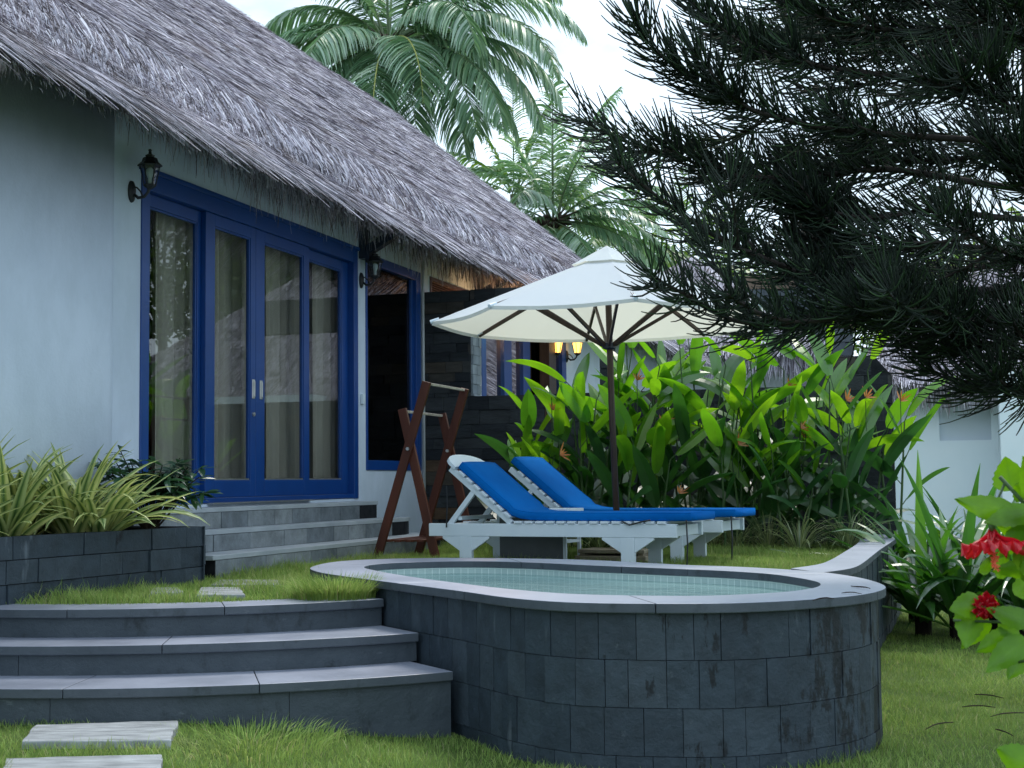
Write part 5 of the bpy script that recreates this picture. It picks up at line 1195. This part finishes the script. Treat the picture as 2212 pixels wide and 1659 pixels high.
# ------------------------------------------------------------------ Norfolk pine at the right
pine = thing('norfolk_pine', 'dark pine tree with long rope like drooping branchlets reaching in from the right', 'tree', tuple(aty(2290, 1200, 7.9).xy)+(-.66,))
TX = aty(2290, 600, 7.9)
tk = MB(); tk.tube([(TX.x+.05, TX.y, -.7), (TX.x, TX.y, 1.5), (TX.x-.03, TX.y, 3.5), (TX.x, TX.y, 7)], [.2, .17, .14, .08], 14); tk.build('trunk', m_pinewood, pine, smooth=True)
def brush(path, dens, rad, tipboost=1.0, start=0.0, seed=0, upc=.35):
    """branchlets round a limb path: returns centre lines (n,7,3)"""
    P_ = np.array([list(p) for p in path]); seg = np.linalg.norm(np.diff(P_, axis=0), axis=1); cum = np.concatenate([[0], np.cumsum(seg)]); tot = cum[-1]
    n = int(dens*tot*(1-start)); s = tot*(start+(1-start)*rng.random(n)**.85)
    base = np.stack([np.interp(s, cum, P_[:, k]) for k in range(3)], 1); nx = np.stack([np.interp(np.minimum(s+.04, tot), cum, P_[:, k]) for k in range(3)], 1); pv_ = np.stack([np.interp(np.maximum(s-.04, 0), cum, P_[:, k]) for k in range(3)], 1)
    T = nx-pv_; T /= np.linalg.norm(T, axis=1, keepdims=True)
    r = rng.normal(0, 1, (n, 3)); r -= T*(r*T).sum(1, keepdims=True); r /= np.linalg.norm(r, axis=1, keepdims=True)
    f = s/tot; ang_ = np.radians(rng.uniform(45, 82, n)-22*f); ln = rad*rng.uniform(.75, 1.3, n)*(1-.30*f**5)
    d = T*np.cos(ang_)[:, None]+r*np.sin(ang_)[:, None]; m = 7; P = np.zeros((n, m, 3)); P[:, 0] = base
    cu = rng.uniform(.10, .34, n); kink = rng.normal(0, .09, (n, 3))
    for i in range(1, m):
        P[:, i] = P[:, i-1]+d*(ln/(m-1))[:, None]; d = d+T*cu[:, None]*.6+np.array([0, 0, 1.])*(upc*.32)*np.ones((n, 1))+kink*math.sin(i*1.9); d /= np.linalg.norm(d, axis=1, keepdims=True)
    return P
def limb(px, Y0, Y1, seed, side=5, dens=420, rad=.20, bare=.25, r0=.022, sidelen=.5):
    rnd = random.Random(seed); n = len(px); path = [aty(x, y, Y0+(Y1-Y0)*i/(n-1)) for i, (x, y) in enumerate(px)]
    # smooth
    sp = []
    for i in range(n-1):
        p0, p1_, p2_, p3 = path[max(0, i-1)], path[i], path[i+1], path[min(n-1, i+2)]
        for j in range(5):
            t = j/5; sp.append(.5*((2*p1_)+(p2_-p0)*t+(2*p0-5*p1_+4*p2_-p3)*t*t+(-p0+3*p1_-3*p2_+p3)*t**3))
    sp.append(path[-1]); m = len(sp)
    bm__ = MB(); bm__.tube(sp, [r0*(1-.75*i/(m-1)) for i in range(m)], 7)
    Ps = [brush(sp, dens, rad, start=bare)]
    tot = sum((sp[i+1]-sp[i]).length for i in range(m-1))
    for k in range(side):
        t = rnd.uniform(.12, .93); i = min(m-2, int(t*(m-1))); b = sp[i]; T = (sp[i+1]-sp[i]).normalized(); dpt = Vector((rnd.uniform(-.3, .3), rnd.choice((-1, 1))*rnd.uniform(.4, 1.0), rnd.uniform(-.45, .4))).normalized()
        d = (T*.9+dpt*.9).normalized(); l = sidelen*rnd.uniform(.6, 1.25); q = [b]; 
        for j in range(7): q.append(q[-1]+d*(l/7)); d = (d+Vector((0, 0, .07))+T*.04).normalized()
        bm__.tube(q, [.012*(1-.7*j/7) for j in range(8)], 5); Ps.append(brush(q, dens*.85, rad*.9, start=.12))
    br = bm__.build('branch', m_pinewood, pine, smooth=True)
    P = np.concatenate(Ps); W = rng.uniform(.85, 1.15, len(P))[:, None]*.0050*np.array([1, 1, .95, .9, .85, .75, .5])[None]
    tubes('branchlets', P, W, m_pine, br)
LB = [
 ([(2290, 330), (2173, 307), (1991, 297), (1783, 281), (1678, 262), (1548, 224), (1444, 167), (1366, 110), (1312, 40)], 7.8, 6.4, 5, .30),
 ([(2290, 230), (2100, 200), (1900, 165), (1700, 135), (1585, 99), (1500, 55), (1450, 5)], 7.8, 6.8, 6, .25),
 ([(2290, 420), (2100, 395), (1887, 365), (1700, 385), (1522, 375), (1430, 340), (1385, 300)], 7.8, 6.9, 6, .25),
 ([(2290, 640), (2199, 625), (1887, 630), (1730, 600), (1600, 552), (1522, 521), (1418, 458), (1330, 395), (1275, 350)], 7.9, 6.2, 8, .22),
 ([(2290, 655), (2100, 635), (1939, 632), (1783, 672), (1660, 700), (1548, 693), (1470, 656), (1402, 620), (1352, 595)], 7.9, 6.0, 5, .30),
 ([(2290, 600), (2050, 640), (1850, 675), (1700, 695), (1600, 675), (1530, 635)], 7.8, 6.3, 5, .25),
 ([(2290, 670), (2212, 715), (2147, 745), (2060, 728), (1991, 705), (1900, 680), (1800, 660)], 7.9, 6.8, 6, .2),
 ([(2290, 760), (2240, 830), (2180, 840), (2130, 800)], 7.8, 7.0, 3, .2),
 ([(2290, 110), (2150, 90), (2000, 70), (1850, 60), (1720, 30), (1620, -10)], 7.8, 7.0, 6, .2),
 ([(2290, 0), (2150, 20), (2000, 10), (1850, -10), (1750, -40)], 7.8, 7.2, 5, .2),
 ([(2290, 480), (2150, 470), (2000, 455), (1850, 470), (1750, 450), (1680, 410)], 7.9, 7.2, 7, .2),
 ([(2290, 560), (2150, 540), (2000, 530), (1880, 540), (1780, 500), (1720, 460)], 7.9, 7.4, 7, .2),
 ([(2260, 300), (2200, 250), (2120, 200), (2040, 190), (1960, 160)], 7.5, 6.9, 5, .1),
 ([(2290, 620), (2200, 560), (2110, 520), (2050, 470)], 7.4, 6.8, 5, .1),
 ([(2290, 500), (2230, 420), (2170, 350), (2120, 280)], 7.4, 7.0, 5, .1),
 ([(2290, 150), (2200, 80), (2120, 40), (2050, -20)], 7.6, 7.0, 5, .1),
 ([(2290, 720), (2180, 690), (2080, 690), (1990, 670), (1920, 640)], 7.6, 6.7, 6, .1),
 ([(2290, 800), (2250, 780), (2210, 740), (2180, 690)], 7.4, 7.0, 3, .1),
 ([(2290, 260), (2120, 330), (1980, 350), (1860, 330), (1780, 290)], 8.4, 8.0, 8, .1),
 ([(2290, 60), (2080, 130), (1930, 120), (1800, 90), (1700, 60)], 8.6, 8.0, 8, .1),
 ([(2290, 520), (2100, 580), (1950, 580), (1820, 560), (1720, 530)], 8.6, 8.0, 8, .1),
 ([(2290, 380), (2180, 440), (2060, 420), (1950, 400), (1870, 420)], 8.5, 8.2, 8, .1),
]
for i, (px, Y0, Y1, sd, bare) in enumerate(LB[:21]): limb([(x+55*(2290-x)/1000, y) for x, y in px], Y0, Y1, 300+i, max(3, sd-(3 if i in (3, 4, 5, 11, 16) else 1)), 135 if i in (3, 4, 5, 11, 13, 16) else 180, .29, bare)

# ------------------------------------------------------------------ hibiscus in the foreground
hib = thing('hibiscus', 'hibiscus bush with bright leaves and red flowers close in the right foreground', 'flowering shrub', tuple(aty(2300, 1300, 2.9).xy)+(-.66,))
HY = 2.75
def hp(x, y, dy=0): return aty(x, y, HY+dy)
hs = MB()
root_ = Vector((hp(2330, 1500).x, HY+.15, -.66))
for path, r in (([(2330, 1500), (2260, 1330), (2180, 1310), (2110, 1330)], .004), ([(2330, 1400), (2270, 1200), (2215, 1090), (2160, 1030)], .004), ([(2290, 1450), (2240, 1380), (2190, 1345), (2060, 1340)], .003), ([(2330, 1450), (2260, 1420), (2200, 1430)], .003), ([(2170, 1045), (2155, 1080), (2140, 1130)], .0022), ([(2300, 1180), (2240, 1110), (2225, 1050)], .003), ([(2330, 1500), (2280, 1600), (2230, 1680)], .004)):
    hs.tube([hp(*q) for q in path], [r*1.3]+[r]*(len(path)-1), 6)
hs.tube([root_, hp(2330, 1700), hp(2330, 1500), hp(2330, 1400)], [.012, .010, .007, .005], 8); hs.tube([hp(2330, 1680), hp(2330, 1500)], .007, 8)
hs.build('stem', m_stem, hib, smooth=True)
def hleaf(x, y, ang_, L_, W_, tilt, fold, seed, mat=m_hib, dy=0):
    """leaf whose base is at pixel x,y; ang_ image angle of its axis (deg, 0 right, 90 up); tilt toward the viewer"""
    rnd = random.Random(seed); b = hp(x, y, dy); ax = (_R*math.cos(R_(ang_))+_U*math.sin(R_(ang_)))*math.cos(R_(tilt))-_f0*math.sin(R_(tilt)); ax.normalize()
    sd = ax.cross(_f0).normalized(); roll = R_(rnd.uniform(-30, 30)); nn_ = sd.cross(ax); sd = (sd*math.cos(roll)+nn_*math.sin(roll)).normalized(); nn_ = sd.cross(ax)
    n = 13; m = 5; vs = []
    for i in range(n):
        t = i/(n-1); w_ = W_/2*(math.sin(math.pi*min(1, (.03+.97*t)**.62))**.85); w_ *= 1+.06*((i % 2)*2-1) if .2 < t < .97 else 1
        if t > .93: w_ *= .6
        c_ = b+ax*(L_*t)-nn_*(.22*L_*t*t)
        for k in range(-2, 3):
            f = k/2; vs.append(c_+sd*(w_*f)+nn_*(abs(f)*w_*fold+.02*L_*math.sin(t*7+f*3+seed)))
    fs = [(i*m+k, i*m+k+1, (i+1)*m+k+1, (i+1)*m+k) for i in range(n-1) for k in range(m-1)]
    mb_ = MB(); mb_.add(vs, fs); o_ = mb_.build('leaf', mat, hib, smooth=True); me = o_.data; uvl = me.uv_layers.new(name='UVMap')
    for l_ in me.loops: uvl.data[l_.index].uv = ((l_.vertex_index % m)/2-1, (l_.vertex_index//m)/(n-1))
    return o_
px_m = HY/3000
HL = [(2185, 1060, 95, 75, 95, -10, 2), (2230, 1100, 195, 130, 60, 10, 3), (2200, 1110, 170, 150, 75, 0, 4), (2225, 1070, 150, 60, 70, 20, 5), (2250, 1130, 215, 120, 95, -10, 6), (2260, 1100, 120, 130, 80, 0, 7),
      (2120, 1300, 195, 75, 70, 0, 8), (2105, 1310, 250, 95, 85, 10, 9), (2150, 1320, 130, 60, 45, 10, 10), (2170, 1330, 290, 80, 50, 0, 11), (2190, 1370, 200, 100, 62, 5, 12), (2215, 1380, 215, 125, 70, 10, 13), (2230, 1340, 170, 110, 60, 0, 14), (2200, 1290, 60, 80, 60, 0, 15),
      (2240, 1260, 120, 100, 60, 10, 16), (2225, 1400, 225, 90, 70, 10, 17), (2230, 1650, 160, 90, 80, 0, 18), (2240, 1230, 180, 100, 55, -10, 19), (2250, 1350, 60, 130, 80, 0, 20), (2200, 1185, 300, 90, 60, 5, 21), (2160, 1250, 80, 90, 40, 0, 22), (2250, 1180, 150, 120, 70, 0, 23), (2140, 1345, 215, 90, 60, 0, 24), (2120, 1240, 60, 60, 30, 10, 26)]
for (x, y, a, L_, W_, ti, sd_) in HL: hleaf(x, y, a, L_*px_m*1.0, W_*px_m*.80, ti, .25, sd_, m_hib, random.Random(sd_).uniform(-.05, .06))
def petal(c, az, ce, L_, W_, seed, axis, s1, s2, fr=.012):
    """ruffled petal: axis is the flower's pointing direction; az around it; ce opening angle"""
    rnd = random.Random(seed); n = 16; m = 25; vs = []
    rad_ = s1*math.cos(az)+s2*math.sin(az); tan_ = -s1*math.sin(az)+s2*math.cos(az); p = Vector(c); e = ce*.35
    for i in range(n):
        t = i/(n-1); w_ = W_*(.18+.95*math.sin(math.pi*min(1, .5*t+.02))**1.2)*(1 if t < .9 else .92)
        for k in range(m):
            f = k/(m-1)-.5; nr_ = axis*-math.sin(e)+rad_*math.cos(e)
            vs.append(p+tan_*(w_*f)+(axis*math.sin(e)*-1+rad_*0)*(f*f*.3*w_)+axis*(fr*t*t*math.sin(f*15+t*5+seed)+fr*.5*t*math.sin(f*31+seed*2)))
        p = p+(axis*math.cos(e)+rad_*math.sin(e))*(L_/(n-1)); e += (ce*1.25-e)*.14
    mb_ = MB(); mb_.add(vs, [(i*m+k, i*m+k+1, (i+1)*m+k+1, (i+1)*m+k) for i in range(n-1) for k in range(m-1)]); return mb_
def hflower(x, y, axis, L_, W_, ce, seed, stam=True, full=5, dy=-.02):
    c = hp(x, y, dy); axis = axis.normalized(); s1 = axis.orthogonal().normalized(); s2 = axis.cross(s1)
    k_ = MB(); k_.tube([c-axis*.022, c-axis*.008, c+axis*.004], [.004, .007, .006], 8); fl = k_.build('flower', m_stem, hib, smooth=True)
    for k in range(full): petal(c, 2*math.pi*k/full+.3+(k//5)*.6, ce*(1 if k < 5 else .6), L_*(1 if k < 5 else .75), W_, seed+k, axis, s1, s2).build('petal', m_red, fl, smooth=True)
    if stam:
        s = MB(); e_ = c+axis*.075; s.tube([c, c+axis*.04, e_], [.0022, .0018, .0015], 6); rnd = random.Random(seed)
        for q in range(46):
            b = c+axis*rnd.uniform(.045, .078); d = Vector((rnd.uniform(-1, 1), rnd.uniform(-1, 1), rnd.uniform(-1, 1))).normalized(); s.tube([b, b+d*.009], [.0005, .0014], 4)
        s.build('stamen', m_stam, fl)
hflower(2143, 1143, Vector((.02, -.12, -1)), .072, .058, R_(60), 4)
hflower(2128, 1312, Vector((-.45, -.75, .35)), .030, .036, R_(62), 14, False, 9)

# ------------------------------------------------------------------ fallen twigs
def twig(x0, y0, x1, y1, z, label, bow=.02, r=.0035):
    a, b = atz(x0, y0, z+.006), atz(x1, y1, z+.006); m_ = (a+b)/2+Vector((.0, bow, .004)); q = [a, a.lerp(m_, .6)+Vector((0, bow*.3, 0)), m_, b.lerp(m_, .6)+Vector((0, bow*.2, .002)), b]
    t = MB(); t.tube(q, [r*.6, r, r, r*.9, r*.5], 5); o = t.build('fallen_twig', m_twig, smooth=True); tag(o, label, 'twig', 'fallen pine twigs'); return o
twig(1756, 1297, 1802, 1293, .10, 'reddish twig on the coping near its front edge, right of the water', .03)
twig(1838, 1266, 1880, 1271, .10, 'reddish twig on the coping near the rounded right tip of the pool', -.03)
twig(1818, 1281, 1862, 1283, .10, 'thin curled twig on the coping between two other twigs', .03, .0025)
for (a, b, c, d, lb) in ((2078, 1527, 2150, 1528, 'curved twig on the lower lawn left of the others, nearest the pool'), (2220, 1540, 2140, 1548, 'straight twig on the lower lawn at the right edge'), (2105, 1500, 2168, 1508, 'thin twig on the lower lawn below the hibiscus leaves'), (2060, 1560, 2000, 1575, 'twig on the lower lawn beside the pool wall'), (2150, 1575, 2190, 1590, 'short pale twig on the lower lawn'), (2190, 1625, 2212, 1618, 'twig at the bottom right corner of the lawn')):
    twig(a, b, c, d, -.62, lb, .03, .004)
